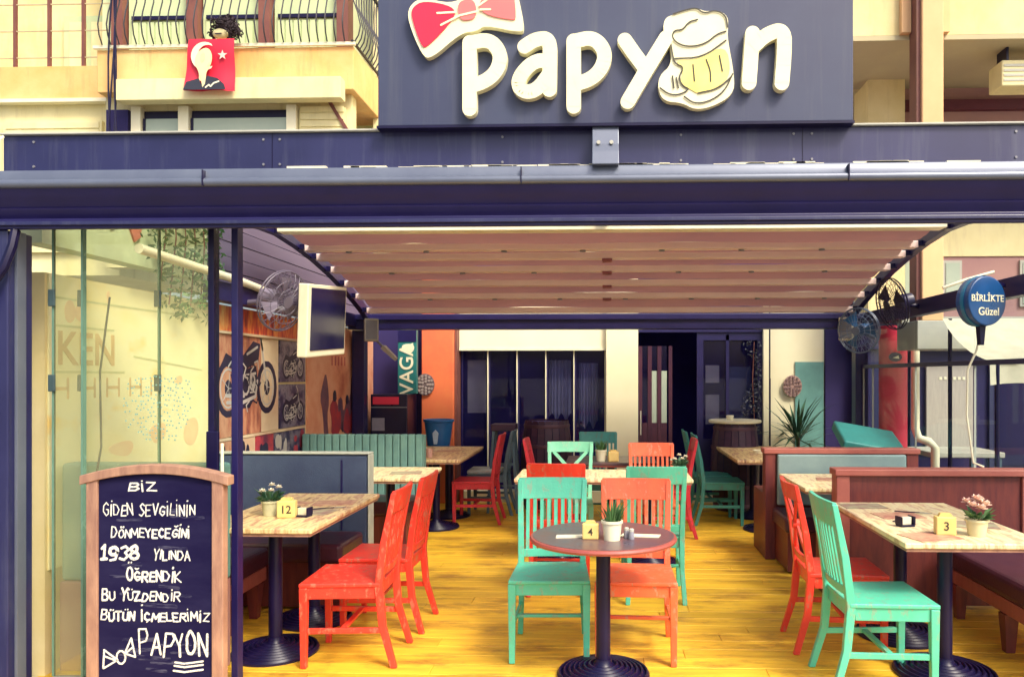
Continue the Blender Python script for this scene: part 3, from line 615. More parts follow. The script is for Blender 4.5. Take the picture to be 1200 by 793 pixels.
# ================================================================== BACK OF THE TERRACE
bw_ = thing('restaurant_front', 'pale yellow restaurant front with glass doors at the back of the terrace', 'building', (0, 9.6, 0))
def bp(mb, name, m, par=None, bevel=0):
    o = mb.build(name, m, None, bevel); o.parent = par or bw_; o.data.transform(Matrix.Translation((0, -9.6, 0))); return o
bp(MB().box(-1.86, -.015, 9.62, 9.75, 1.905, 2.9), 'header_panel', BACKC)
bp(MB().box(-1.86, -.015, 9.605, 9.619, 1.895, 1.925), 'door_track', WHITE)
bp(MB().box(-.014, .385, 9.55, 9.8, 0, 2.9), 'pillar', BACKC, None, .008)
bp(MB().box(.386, 1.93, 9.60, 9.72, 2.12, 2.9), 'header_panel', NAVYD)
bp(MB().box(1.93, 1.995, 9.55, 9.75, 0, 2.9), 'pillar', BACKC)
bp(MB().box(2.02, 2.70, 9.66, 9.75, 0, 2.9), 'panel', BACKC)
bp(MB().box(2.0, 2.02, 9.56, 9.70, 0, 1.55), 'pipe_cover', BLACK); bp(MB().box(2.0, 2.016, 9.56, 9.70, 1.5505, 2.9), 'pipe_cover', BLACK)
bp(MB().box(2.34, 2.69, 9.64, 9.658, .6, 1.75), 'teal_panel', mat('teal_sheet', (.15, .36, .33), .5))
bp(MB().box(-2.30, -1.90, 9.45, 9.75, 0, 2.9), 'column', ORCOL, None, .01)
bp(MB().box(-1.898, -1.865, 9.5, 9.75, 0, 2.9), 'column_trim', BROWN)
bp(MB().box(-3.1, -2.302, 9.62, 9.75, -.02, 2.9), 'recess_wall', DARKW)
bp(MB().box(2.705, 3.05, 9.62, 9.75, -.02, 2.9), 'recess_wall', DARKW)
bp(MB().box(-1.85, -.03, 9.58, 9.76, -.02, .14), 'step', BACKC, None, .006)
bp(MB().box(.40, 1.92, 9.58, 9.76, -.02, .09), 'step', BACKC, None, .006)
# dark room behind
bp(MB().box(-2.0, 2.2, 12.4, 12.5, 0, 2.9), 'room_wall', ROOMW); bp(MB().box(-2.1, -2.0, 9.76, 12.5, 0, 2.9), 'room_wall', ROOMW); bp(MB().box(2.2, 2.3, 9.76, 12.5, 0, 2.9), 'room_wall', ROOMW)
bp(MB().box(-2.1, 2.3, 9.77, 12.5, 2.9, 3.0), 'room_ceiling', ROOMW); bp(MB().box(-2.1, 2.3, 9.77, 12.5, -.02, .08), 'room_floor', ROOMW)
# sliding doors with white uprights
xs = [-1.85, -1.50, -1.13, -.765, -.41, -.02]
for i, (a, b) in enumerate(zip(xs, xs[1:])):
    dr = bp(MB().box(a+.02, b-.02, 9.70, 9.708, .16, 1.894), 'door', G_BACK)
    bp(MB().box(b-.014, b-.001, 9.66, 9.73, .141, 1.894) if i < 4 else MB().box(b-.012, b, 9.66, 9.73, .141, 1.894), 'stile', WHITE, dr)
    bp(MB().box(a+.001, a+.019, 9.70, 9.73, .141, 1.894), 'stile', NAVYD, dr)
# pale panel and sheets behind the doors, added in place of reflections
def lone(mb, nm, m, lb, cat, group=None, bevel=0):
    o = mb.build(nm, m, None, bevel); return tag(o, lb, cat, group)
lone(MB().box(-1.80, -1.56, 9.86, 9.88, 1.10, 1.78), 'window_reflection', LGREY, 'grey green panel added for a reflection in the leftmost glass door', 'blind')
def reflection_sheet(x0, x1, y, z0, z1):
    m_ = MB(); n = 24; vs_ = []
    for i in range(n+1):
        x = x0+(x1-x0)*i/n; yy = y+.03*math.sin(i*1.7)
        vs_ += [(x, yy, z0+.05*math.sin(i*.6)), (x, yy, z1)]
    m_.add(vs_, [(2*i, 2*i+2, 2*i+3, 2*i+1) for i in range(n)], True); return m_
REFLECT = mat('pale_reflection', (.62, .66, .78), .8, trans=.3)
lone(reflection_sheet(-.74, -.46, 9.85, 1.05, 1.78), 'reflection_sheet', REFLECT, 'bluish sheet added for a reflection left of the last white upright', 'reflection_sheet')
lone(reflection_sheet(-.36, -.12, 9.85, .95, 1.74), 'reflection_sheet', REFLECT, 'bluish sheet added for a reflection in the rightmost sliding door', 'reflection_sheet')
# dark entrance and window on the right
ent = thing('entrance_door', 'dark reddish brown entrance door with tall glass strips beside yellow pillar', 'door', (.63, 9.66, .09))
DOORR = mat('dark_red_door', (.075, .018, .04), .4, (.05, .012, .035), 4)
for a, b in ((-.235,-.19),(-.12,-.07),(.0,.05),(.14,.185)): MB().box(a, b, -.02, .02, 0, 1.86).build('stile', DOORR, ent)
for a in (-.188, -.069, .051):
    MB().box(a, a+.066, -.005, .005, .9, 1.55).build('pane', PANEG if a > -.1 else G_BACK, ent); 
    MB().box(a, a+.066, -.015, .015, 0, .899).build('panel', DOORR, ent); MB().box(a, a+.066, -.005, .005, 1.56, 1.86).build('pane', G_BACK, ent)
MB().tube([(-.21,-.05,.75),(-.21,-.05,1.05)], .008, 8).build('handle', LGREY, ent)
wn = thing('dark_window', 'dark framed window with pale blinds behind the barrel table', 'window', (1.53, 9.66, .09))
for a, b, c_, d_ in ((-.41,-.33,0,2.03),(.34,.40,0,2.03),(-.05,-.01,.7,2.0),(-.33,.34,1.93,2.03),(-.33,.34,.55,.70)): MB().box(a, b, -.03, .03, c_, d_).build('frame', NAVYD, wn)
MB().box(-.329, -.051, -.006, .006, .7, 1.93).build('pane', G_BACK, wn); MB().box(-.009, .339, -.006, .006, .7, 1.93).build('pane', G_BACK, wn)
MB().box(-.329, .339, -.02, .02, 0, .549).build('panel', NAVYD, wn)
MB().box(-.29, -.12, .06, .07, 1.40, 1.62).build('blind', LGREY, wn); MB().box(-.29, -.12, .06, .07, .88, 1.25).build('blind', LGREY, wn)
MB().box(-.0, .28, .10, .11, .75, 1.6).build('blind', mat('dim_blue', (.06, .10, .18), .6), wn)
iv = thing('ivy', 'dark trailing creeper hanging down right side of the dark window', 'plant', (1.80, 9.58, 1.4))
o = leaf_cloud(320, [(-.16,.10),(-.05,.03),(-.55,.6)], .022, 11, lambda p: p.x > -.06+.09*math.sin(p.z*7)).build('foliage', mat('ivy_dark', (.07, .08, .10), .5), iv); o['kind'] = 'stuff'
MB().tube([(0.02,0,.6),(.0,0,.1),(.03,0,-.5)], .006, 5).build('stem', BROWN, iv)

# medallions: round stone-like medallion on the orange column, another beside the plant
def medallion(loc, lb, m, m2):
    t = thing('medallion', lb, 'medallion', loc, 0, 'round patterned medallions')
    MB().prism(ell(0,0,.115,.135,0,345,23), (0,0,0), (1,0,0), (0,0,1), (0,-.02,0)).build('plate', m, t)
    m_ = MB()
    for r_, n in ((.035,5),(.065,9),(.095,13)):
        for q in range(n):
            a = 2*math.pi*q/n; m_.prism(ell(r_*math.cos(a), r_*1.15*math.sin(a), .016, .018, 0, 300, 5), (0,-.0202,0), (1,0,0), (0,0,1), (0,-.010,0))
    m_.build('relief', m2, t); return t
medallion((-2.25, 9.44, 1.47), 'grey round patterned medallion on the orange column', mat('medallion_grey', (.18,.13,.14), .6), mat('medallion_light', (.42,.34,.32), .6))
medallion((2.30, 9.63, 1.45), 'pale pinkish round patterned medallion beside potted yucca', mat('medallion_pink', (.46,.30,.26), .6), mat('medallion_brown', (.20,.12,.12), .6))
# green upright sign
vsg = thing('vertical_sign', 'tall teal sign with white letters running upwards beside orange column', 'sign', (-2.43, 9.3, 1.76))
MB().box(-.115, .115, -.04, .04, -.40, .40).build('board', BLUEG, vsg, .006)
MB().box(-.112, .112, -.046, -.0405, .23, .385).build('dark_band', NAVYD, vsg)
text_mesh('VAGA', .235, 'lettering', WHITE, vsg, (0.0, -.043, -.10), (0,0,1), (-1,0,0), (0,-1,0), .005)
MB().prism(smooth_poly([(-.07,.20),(.08,.21),(.09,.13),(.02,.07),(-.05,.12)],2), (0,-.041,0), (1,0,0), (0,0,1), (0,-.004,0)).build('emblem', WHITE, vsg)
MB().bar((0, .04, .2), (0, .32, .2), .03, .03).build('bracket', BLACK, vsg)
# drinks cabinet
cab = thing('drinks_cabinet', 'black drinks cabinet with red strip and white label in dark left corner', 'cabinet', (-2.58, 9.2, 0))
MB().box(-.22, .22, -.2, .25, 0, 1.36).build('body', mat('cabinet_black', (.014,.010,.045), .3), cab, .01)
MB().box(-.19, .12, -.207, -.2005, 1.24, 1.33).build('red_strip', REDCOL, cab); MB().box(-.20, -.05, -.207, -.2005, .93, 1.08).build('label', mat('dim_label', (.30,.28,.36), .6), cab)
for z in (.85, 1.2): MB().box(-.215, .215, -.206, -.2005, z, z+.012).build('seam', GREY, cab)
bkt = thing('blue_bucket', 'blue tapered tub with white mark behind left rear table', 'tub', (-2.03, 9.2, .72))
MB().lathe([(.13,0),(.17,.30),(.185,.31),(.185,.335),(.165,.335),(.125,.02)], 24).build('body', BLUE, bkt)
MB().prism([(-.02,.05),(.02,.05),(.035,.18),(0,.22),(-.035,.18)], (0,-.172,0), (1,0,0), (0,0,1), (0,-.01,0)).build('mark', mat('pale_blue', (.45,.6,.75),.5), bkt)
st = thing('tub_stand', 'dark square stand under the blue tub', 'stand', (-2.03, 9.2, 0)); MB().box(-.16,.16,-.16,.16,.68,.72).build('top', WOODD, st)
for sx in (-1,1):
    for sy in (-1,1): MB().box(sx*.13-.02, sx*.13+.02, sy*.13-.02, sy*.13+.02, 0, .68).build('leg', WOODD, st)

def barrel(loc, r, h, lb, top=None):
    t = thing('barrel', lb, 'barrel', loc, 0, 'old wine barrels by the doors'); n = 20
    for q in range(n):
        a0, a1 = 2*math.pi*q/n+.012, 2*math.pi*(q+1)/n-.012; vs_ = []
        for i in range(7):
            z = h*i/6; rr = r*(.84+.16*math.sin(math.pi*i/6))
            vs_ += [(rr*math.cos(a0), rr*math.sin(a0), z), (rr*math.cos(a1), rr*math.sin(a1), z)]
        m_ = MB(); m_.add(vs_, [(2*i, 2*i+1, 2*i+3, 2*i+2) for i in range(6)]); m_.build('stave', WOODD, t)
    MB().lathe([(r*.82,.01),(r*.82,h-.02)], 24).build('core', DARKW, t)
    for z in (.06, .28, .72, .94):
        rr = r*(.84+.16*math.sin(math.pi*z))+.004; MB().lathe([(rr,h*z-.02),(rr+.004,h*z),(rr,h*z+.02)], 24).build('hoop', mat('rusty_hoop', (.12,.06,.09), .5, metal=.4), t)
    return t
barrel((-.72, 9.15, 0), .31, 1.05, 'large dark wine barrel standing before the sliding glass doors')
MB_top = barrel((1.52, 9.2, 0), .29, 1.02, 'dark wine barrel used as a table right of the entrance')
bt = MB().lathe([(.30,0),(.31,.01),(.31,.03),(.30,.035)], 32).build('tray', WHITE, None); bt.location = (1.52, 9.2, 1.022); tag(bt, 'round white tray lying on the barrel by the window', 'tray')
o = MB().lathe([(.035,0),(.045,.05),(.04,.055),(.02,.01)], 16).build('bowl', WHITE); o.location = (1.45, 9.12, 1.058); tag(o, 'small white bowl on the white barrel tray', 'bowl')
sto = thing('bar_stool', 'dark bar stool with grey legs standing before the glass doors', 'stool', (-1.20, 8.95, 0))
MB().box(-.14,.14,-.14,.14,.94,1.02).build('seat', WOODD, sto, .01)
for sx in (-1,1):
    for sy in (-1,1): MB().bar((sx*.17,sy*.17,0),(sx*.11,sy*.11,.94),.03,.03).build('leg', GREYB, sto)
for z in (.3, .55): MB().box(-.13,.13,-.15,-.13,z,z+.025).build('footrest', GREYB, sto)

# yucca plant
def yucca(loc, n, ln, lb, seed):
    r_ = random.Random(seed); t = thing('yucca_plant', lb, 'plant', loc)
    MB().lathe([(.11,0),(.15,.28),(.16,.29),(.14,.30),(.13,.27)], 20).build('pot', mat('dark_pot', (.05,.04,.08), .6), t)
    MB().tube([(0,0,.25),(.01,0,.7)], .02, 8).build('stem', BROWN, t)
    for i in range(n):
        a = r_.uniform(0, 6.28); up = r_.uniform(-.15, 1.1); d_ = Vector((math.cos(a)*math.cos(up), math.sin(a)*math.cos(up), math.sin(up))); s_ = d_.cross(Vector((0,0,1))).normalized()*.018
        p0 = Vector((0,0,.7+r_.uniform(-.15,.1))); L_ = ln*r_.uniform(.7,1.1); p1 = p0+d_*L_*.55; p2 = p0+d_*L_-Vector((0,0,.12*L_))
        m_ = MB(); m_.add([p0-s_*.5,p0+s_*.5,p1+s_,p1-s_,p2], [(0,1,2,3),(3,2,4)]); m_.build('leaf', GREEND, t)
    return t
yucca((2.26, 9.2, .14), 58, .62, 'dark green spiky yucca in pot before yellow panel', 3)

# ================================================================== BOOTHS
def booth_left(x0, x1, Y, top, m, lb, ribs=False):
    t = thing('booth_seat', lb, 'booth', (0, Y, 0), 0, 'upholstered booths along the left wall')
    if ribs:
        n = 16; wdt = (x1-x0)/n
        MB().box(x0, x1, .03, .12, 0, top-.012).build('back_frame', m, t)
        for i in range(n): MB().box(x0+i*wdt+.003, x0+(i+1)*wdt-.003, -.03, .029, .42, top).build('rib', m, t, .012, 2)
    else:
        MB().box(x0, x1, -.0, .10, .02, top).build('backrest', m, t, .02, 3)
        MB().box(x0, x1+.012, -.010, .110, top+.0005, top+.015).build('piping', TRIM, t, .008)
        MB().box(x1+.0005, x1+.012, -.010, .110, .1, top).build('piping', TRIM, t, .008)
        for xx in (x0+.16, x1-.2): MB().box(xx, xx+.012, -.006, -.0005, .45, top-.04).build('seam', NAVYD, t)
    MB().box(x0, x1-.02, -.50, -.032, .32, .45).build('seat_cushion', LEATH, t, .03, 3)
    MB().box(x0, x1-.04, -.46, -.035, .02, .318).build('seat_base', WOODR, t)
    return t
booth_left(-2.93, -1.755, 5.58, 1.0, UPHB, 'blue grey padded booth with pale piping behind front left table')
booth_left(-2.93, -1.76, 7.30, 1.02, UPHT, 'ribbed teal booth with a deep back behind second left table', True)
b0 = thing('booth_seat', 'blue grey booth back seen through the left front glass', 'booth', (0, 4.02, 0), 0, 'upholstered booths along the left wall')
MB().box(-2.93, -2.05, 0, .11, .48, 1.11).build('backrest', UPHT, b0, .02, 3); MB().box(-2.93, -2.06, -.01, .12, .0, .478).build('seat_base', mat('pinkish_board', (.40,.20,.17), .6, (.34,.16,.15), 3), b0, .008)
def bench(sx, y0, y1, lb):
    t = thing('wall_bench', lb, 'bench', (sx*2.55, (y0+y1)/2, 0)); h = (y1-y0)/2
    MB().box(-.30, .30, -h, h, .31, .44).build('seat_cushion', LEATH, t, .035, 3)
    MB().box(-.28, .28, -h+.01, h-.01, .22, .308).build('seat_base', WOODC, t, .006)
    for yy in (-h+.12, 0, h-.12):
        MB().bar((-sx*.25, yy, 0), (-sx*.25, yy, .22), .05, .05, .08, .08).build('leg', WOODR, t); MB().bar((sx*.25, yy, 0), (sx*.25, yy, .22), .05, .05, .08, .08).build('leg', WOODR, t)
    return t
bench(1, 3.75, 5.22, 'brown leather wall bench on wooden legs at the right edge')
bench(-1, 4.16, 5.06, 'brown leather wall bench beside front left table')
# right booths
def booth_right(x0, x1, Y, top, lb, pad):
    t = thing('wooden_booth', lb, 'booth', (0, Y, 0), 0, 'wooden booths along the right side')
    MB().box(x0+.09, x1-.10, 0, .06, .02, top-.045).build('panel', WOODR, t)
    for a, b in ((x0, x0+.089), (x1-.099, x1)): MB().box(a, b, -.02, .10, 0, top-.046).build('post', WOODC if not pad else WOODR, t, .006)
    MB().box(x0-.012, x1+.012, -.035, .115, top-.045, top).build('cap_rail', WOODC, t, .006)
    MB().box(x0+.003, x0+.085, .101, .52, 0, .56).build('end_panel', WOODR, t, .006)
    if pad:
        MB().box(x0+.10, x1-.11, -.05, -.001, .47, top-.05).build('back_cushion', UPHG, t, .015, 3)
        MB().box(x0+.05, x1-.05, -.55, -.052, .33, .46).build('seat_cushion', LEATH, t, .03, 3); MB().box(x0+.08, x1-.08, -.5, -.053, .02, .328).build('seat_base', WOODR, t)
    return t
booth_right(1.56, 2.90, 5.30, .945, 'plain mahogany booth back behind the front right table', False)
booth_right(1.36, 2.66, 6.68, .955, 'mahogany booth with grey padded back behind second right table', True)
tl = thing('teal_cushion', 'teal padded seat cushion propped up behind the grey booth', 'cushion', (2.55, 7.6, .95))
MB().box(-.30,.30,-.25,.25,-.05,.05).build('pad', mat('teal_pad', (.06,.36,.35), .5), tl, .02, 3); tl.rotation_euler = (R(20), R(10), 0)
ts = thing('cushion_cabinet', 'low dark cabinet under the teal cushion', 'cabinet', (2.55, 7.75, 0)); MB().box(-.28,.28,-.3,.3,0,.84).build('body', WOODD, ts, .01)

# ================================================================== TABLES
def ped(t, x, y, h, r):
    MB().tube([(x,y,.06),(x,y,h)], .038, 16).build('column', BLACK, t)
    pr_ = [(r,0),(r,.012)]
    for i in range(7):
        rr = r-(r-.06)*(i+.5)/7; zz = .012+.045*((i+.5)/7)
        pr_ += [(rr+.011, zz-.002), (rr+.004, zz+.012), (rr-.004, zz+.012), (rr-.010, zz-.001)]
    pr_ += [(.045,.07),(.042,.09)]
    MB().lathe(pr_, 40, (x,y,0)).build('base', BLACK, t)
    MB().box(x-.16, x+.16, y-.02, y+.02, h-.014, h-.001).build('spider', BLACK, t)
def rect_table(x0, x1, y0, y1, peds, m, lb, r=.24, grp='rectangular tables on pedestals', em=None):
    cx, cy = (x0+x1)/2, (y0+y1)/2
    t = thing('table', lb, 'table', (cx, cy, 0), 0, grp); a, b = (x1-x0)/2, (y1-y0)/2
    MB().box(-a, a, -b, b, .722, .75).build('tabletop', m, t, .006)
    MB().box(-a+.01, a-.01, -b+.01, b-.01, .706, .7215).build('under_edge', em or WOODP, t)
    for px, py in peds: ped(t, px-cx, py-cy, .706, r)
    return t
rect_table(-2.25, -1.60, 4.10, 5.36, [(-1.90,4.34),(-1.90,4.92)], TOPRUST, 'printed wood table with number 12 beside two red chairs')
rect_table(-2.18, -1.50, 6.15, 6.93, [(-1.86,6.54)], TOPPALE, 'pale table between the blue grey booth and the ribbed teal booth')
rect_table(-2.15, -1.45, 7.52, 8.98, [(-1.78,7.95),(-1.78,8.6)], TOPRUST, 'rust brown table near the blue tub at left rear')
rect_table(1.477, 2.20, 3.86, 5.10, [(1.79,4.14),(1.79,4.76)], TOPPALE, 'pale wood table with number 3 beside mint and red chairs', .26)
rect_table(1.46, 2.15, 5.72, 6.58, [(1.80,6.1)], TOPPALE, 'pale table in front of grey padded booth', .24)
rect_table(1.28, 1.98, 7.60, 9.14, [(1.64,7.95),(1.64,8.7)], TOPRUST, 'brown table beside the teal chairs at right rear')
rect_table(-.75, .69, 6.16, 6.82, [(-.40,6.5),(.36,6.5)], TOPPALE, 'long pale table across the middle behind the front chairs')
rect_table(-.40, .48, 7.32, 7.98, [(.04,7.65)], TOPDARK, 'dark topped table with plant pot at middle rear', .24, em=EDGE)
rt = thing('round_table', 'round dark table with red edge carrying number 4 and a plant', 'table', (-.02, 4.06, 0))
MB().lathe([(.37,.712),(.383,.716),(.388,.727),(.383,.738),(.372,.7405)], 64).build('edge', EDGE, rt)
MB().lathe([(.371,.7405),(.371,.742)], 64).build('tabletop', TOPDARK, rt)
ped(rt, 0, 0, .711, .245)

# ================================================================== CHAIRS
def chair(style, m, label, group):
    t = thing('chair', label, 'chair', (0,0,0), 0, group)
    fw, bw2, d0, d1 = .205, .185, -.21, .20    # half widths front and back, seat front and back
    seat = MB(); seat.prism([(-.225,d0-.015),(.225,d0-.015),(.205,d1+.01),(-.205,d1+.01)], (0,0,.437), (1,0,0), (0,1,0), (0,0,.022)); seat.build('seat', m, t, .006, 3)
    ap = MB(); ap.bar((-fw+.02,d0+.01,.405),(fw-.02,d0+.01,.405),.022,.063); ap.bar((-bw2,d1-.01,.405),(bw2,d1-.01,.405),.022,.063)
    for s_ in (-1,1): ap.bar((s_*fw,d0+.02,.405),(s_*bw2,d1-.02,.405),.022,.063)
    ap.build('apron', m, t, .003)
    for s_ in (-1,1):
        MB().bar((s_*fw,d0+.01,0),(s_*fw,d0+.01,.436),.032,.032,.044,.044).build('leg', m, t, .004)
        pts = [(s_*(bw2+.012), d1+.085, 0), (s_*bw2, d1+.02, .22), (s_*bw2, d1, .44), (s_*(bw2+.004), d1+.03, .68), (s_*(bw2+.012), d1+.085, .945)]
        mm = MB(); vs_ = []
        for i, p in enumerate(pts):
            hw, hd = (.016,.016,.018,.017,.015)[i], (.017,.02,.022,.019,.014)[i]
            vs_ += [(p[0]+a*hw, p[1]+b*hd, p[2]) for a, b in ((-1,-1),(1,-1),(1,1),(-1,1))]
        fs = [(3,2,1,0), (16,17,18,19)]+[(i*4+j, i*4+(j+1)%4, i*4+4+(j+1)%4, i*4+4+j) for i in range(4) for j in range(4)]
        mm.add(vs_, fs); mm.build('leg', m, t, .004)
        MB().bar((s_*fw,d0+.03,.20),(s_*(bw2+.003),d1+.02,.20),.018,.03).build('stretcher', m, t, .003)
    MB().bar((-.19,-.0,.20),(.19,-.0,.20),.03,.018).build('stretcher', m, t, .003)
    def by(z): return d1+.0+.085*((z-.44)/.505)**1.3
    def rail(z0, z1, nm, cv=.018, w_=.19):
        n = 8; vs_ = []
        for i in range(n+1):
            x = -w_+2*w_*i/n; c_ = cv*(1-(x/w_)**2)
            for z in (z0, z1):
                yb = by(z)+c_
                vs_ += [(x, yb-.011, z), (x, yb+.011, z)]
        fs = []
        for i in range(n):
            a = i*4; b = a+4
            fs += [(a,b,b+2,a+2),(a+3,b+3,b+1,a+1),(a+2,b+2,b+3,a+3),(a+1,b+1,b,a)]
        fs += [(0,2,3,1),(n*4+1,n*4+3,n*4+2,n*4)]
        mb = MB(); mb.add(vs_, fs); return mb.build(nm, m, t, .003)
    if style == 'slat':
        rail(.83, .955, 'top_rail', w_=.205); rail(.49, .535, 'lower_rail')
        for i in range(8):
            x = -.148+i*.0423; c_ = .018*(1-(x/.19)**2)
            MB().bar((x, by(.535)+c_, .533), (x, by(.83)+c_, .832), .021, .010, up=(0,1,0)).build('slat', m, t)
    else:
        rail(.865, .96, 'top_rail', .03, .215); rail(.50, .54, 'lower_rail')
        for s_ in (-1,1): MB().bar((s_*.155, by(.54)+.006+s_*.004, .54), (-s_*.155, by(.865)+.008+s_*.004, .868), .03, .014, up=(0,1,0)).build('cross_brace', m, t)
        MB().tube([(0, by(.7)-.012, .705), (0, by(.7)+.03, .705)], .028, 14).build('boss', m, t)
    return t
# (x, y, turn, style, paint, label): turn 0 faces the street, -90 faces the left wall
CH = [(-1.445, 4.31, -88, 'slat', RED, 'nearest red slatted chair at the left table with number 12'),
      (-1.42, 4.87, -90, 'slat', RED, 'second red slatted chair further back at the left table with number 12'),
      (-.325, 4.42, 2, 'slat', MINT, 'mint slatted chair facing the street left of the round table'),
      (.165, 4.40, -2, 'slat', ORANGE, 'orange slatted chair facing the street behind the round table'),
      (.335, 5.60, 181, 'slat', MINT, 'mint chair turned away directly behind the orange chair'),
      (-.36, 5.76, 179, 'slat', RED, 'red chair turned away directly behind the front mint chair'),
      (-.345, 6.92, 0, 'cross', MINT2, 'pale mint cross back chair at far side of long middle table'),
      (.41, 6.90, 0, 'slat', ORANGE, 'orange slatted chair at far side of long middle table'),
      (-.09, 8.28, 2, 'slat', TEAL, 'dark green chair behind the rear dark topped table'),
      (-.52, 7.62, 90, 'slat', REDD, 'crimson chair at the left end of rear dark topped table'),
      (.58, 7.66, -90, 'slat', REDD, 'crimson chair at the right end of rear dark topped table'),
      (-1.42, 8.30, -90, 'slat', REDD, 'crimson chair in profile at the rust brown left rear table'),
      (-1.36, 8.84, -90, 'slat', GREYB, 'grey blue chair hidden behind the crimson one in profile'),
      (1.22, 8.34, 90, 'slat', TEAL, 'nearer dark teal chair in profile at the right rear table'),
      (1.17, 8.84, 90, 'slat', TEAL, 'farther dark teal chair at the right rear table by the barrel'),
      (1.365, 4.59, 88, 'cross', RED, 'red cross back chair facing right behind the mint chair with number 3 table'),
      (1.40, 4.03, 91, 'slat', MINT, 'mint chair facing right nearest the street at the number 3 table')]
proto = {}
for x, y_, rz, stl, m, lb in CH:
    if stl not in proto:
        proto[stl] = (chair(stl, m, lb, 'painted wooden chairs'), m); r_ = proto[stl][0]; r_.location = (x, y_, 0); r_.rotation_euler = (0,0,R(rz))
    else:
        p0, m0 = proto[stl]; dup(p0, (x, y_, 0), rz, lb, 'painted wooden chairs', {m0: m} if m != m0 else None)
o = MB().box(-.19,.19,-.19,.19,0,.05).build('seat_pad', mat('pale_pad', (.62,.68,.62), .7), None, .02, 3); o.location = (-1.40, 8.84, .461); tag(o, 'pale seat pad on the grey blue chair', 'cushion')

# ================================================================== TABLE THINGS
def pot_plant(loc, r, h, lb, kind, seed, pm=None):
    t = thing('flower_pot', lb, 'potted plant', loc); r_ = random.Random(seed)
    MB().lathe([(r*.78,0),(r*.95,h*.86),(r*1.06,h*.87),(r*1.06,h),(r*.92,h),(r*.86,h*.8)], 24).build('pot', pm or WHITE, t)
    MB().lathe([(r*.87,h*.8),(r*.87,h*.82)], 16).build('soil', mat('soil', (.04,.025,.02), .9), t)
    if kind == 'grass':
        m_ = MB()
        for i in range(85):
            a = r_.uniform(0, 6.28); rad = r_.uniform(0, r*.7); ln = r_.uniform(.07, .13); lean = r_.uniform(.1, .9)*(.4+rad/r)
            p0 = Vector((rad*math.cos(a), rad*math.sin(a), h*.8)); dd = Vector((math.cos(a)*lean, math.sin(a)*lean, 1)).normalized(); s_ = Vector((-math.sin(a+.6), math.cos(a+.6), 0))*.0042
            p1 = p0+dd*ln*.6; p2 = p0+dd*ln+Vector((math.cos(a), math.sin(a), -.3))*ln*.18*lean
            m_.add([p0-s_,p0+s_,p1+s_,p1-s_,p2], [(0,1,2,3),(3,2,4)])
        o = m_.build('foliage', GREEN, t); o['kind'] = 'stuff'
    else:
        pmat = PETALP if kind == 'pink' else PETALW
        lf = MB()
        for i in range(30 if kind == 'pink' else 60):
            a = r_.uniform(0, 6.28); p0 = Vector((r*.5*math.cos(a), r*.5*math.sin(a), h)); p2 = p0+Vector((math.cos(a)*r_.uniform(.02,.075), math.sin(a)*r_.uniform(.02,.075), r_.uniform(.0,.06 if kind == 'pink' else .075)))
            s_ = Vector((-math.sin(a), math.cos(a), .2))*.013; pm_ = (p0+p2)/2+Vector((0,0,.012)); lf.add([p0,pm_-s_,p2,pm_+s_], [(0,1,2,3)])
        o = lf.build('foliage', GREEND if kind != 'pink' else GREEN, t); o['kind'] = 'stuff'
        heads = [(0,0,.10),(.035,-.02,.075),(-.035,-.025,.07),(.0,-.05,.06),(.03,.03,.085),(-.04,.02,.08)] if kind == 'pink' else [(-.04,-.02,.055),(.02,-.035,.06),(.05,.0,.075),(0,.02,.085),(-.06,.03,.04)]
        for hx, hy, hz in heads:
            m_ = MB(); sc = .030 if kind == 'pink' else .021
            for ring, n in ((1,9),(.62,7),(.3,4)):
                for q in range(n):
                    a = 2*math.pi*q/n+ring*2; el_ = (1-ring)*1.2+.15; dd = Vector((math.cos(a)*math.cos(el_), math.sin(a)*math.cos(el_), math.sin(el_))); s_ = Vector((-math.sin(a), math.cos(a), 0))*sc*.42
                    c0 = Vector((hx,hy,h+hz)); m_.add([c0, c0+dd*sc*.7-s_, c0+dd*sc*1.15, c0+dd*sc*.7+s_], [(0,1,2,3)])
            m_.build('flower', pmat, t)
    return t
def block(loc, txt, lb, s_=.05):
    t = thing('number_block', lb, 'number block', loc, rng.uniform(-12, 12), 'wooden table number blocks')
    MB().box(-s_, s_, -s_*.55, s_*.55, 0, s_*1.9).build('block', BLOCKY, t, .006, 2)
    MB().prism([(-s_*.7,0),(s_*.7,0),(s_*.5,s_*.35),(-s_*.5,s_*.35)], (0,s_*.3,s_*1.902), (1,0,0), (0,0,1), (0,-s_*.6,0)).build('crest', BLOCKY, t)
    text_mesh(txt, s_*1.25, 'number', LINE, t, (0, -s_*.55-.0005, s_*.9), (1,0,0), (0,0,1), (0,-1,0), .002); return t
pot_plant((.025, 3.93, .7421), .053, .10, 'white pot of spiky grass on the round table', 'grass', 1)
block((-.085, 3.95, .7421), '4', 'yellow number block 4 on the round table', .042)
pot_plant((-2.0, 4.50, .751), .052, .088, 'pale pot of white flowers with dark leaves on number 12 table', 'white', 2, mat('pale_pot', (.66,.66,.42), .5))
block((-1.875, 4.44, .751), '12', 'yellow number block 12 on the left table', .052)
pot_plant((1.92, 4.06, .751), .055, .085, 'pale pot of pink blossoms on the number 3 table', 'pink', 3, mat('pale_pot2', (.76,.68,.40), .5))
block((1.765, 4.08, .751), '3', 'yellow number block 3 on the right table', .050)
pot_plant((-.06, 7.48, .751), .055, .11, 'small pale pot with dark plant on rear dark topped table', 'grass', 4)
block((.06, 7.45, .751), '5', 'reddish number block beside pale pot on rear table', .05)
bpy.data.objects.remove([c_ for c_ in bpy.data.objects['number_block.003'].children if c_.name.startswith('number')][0])
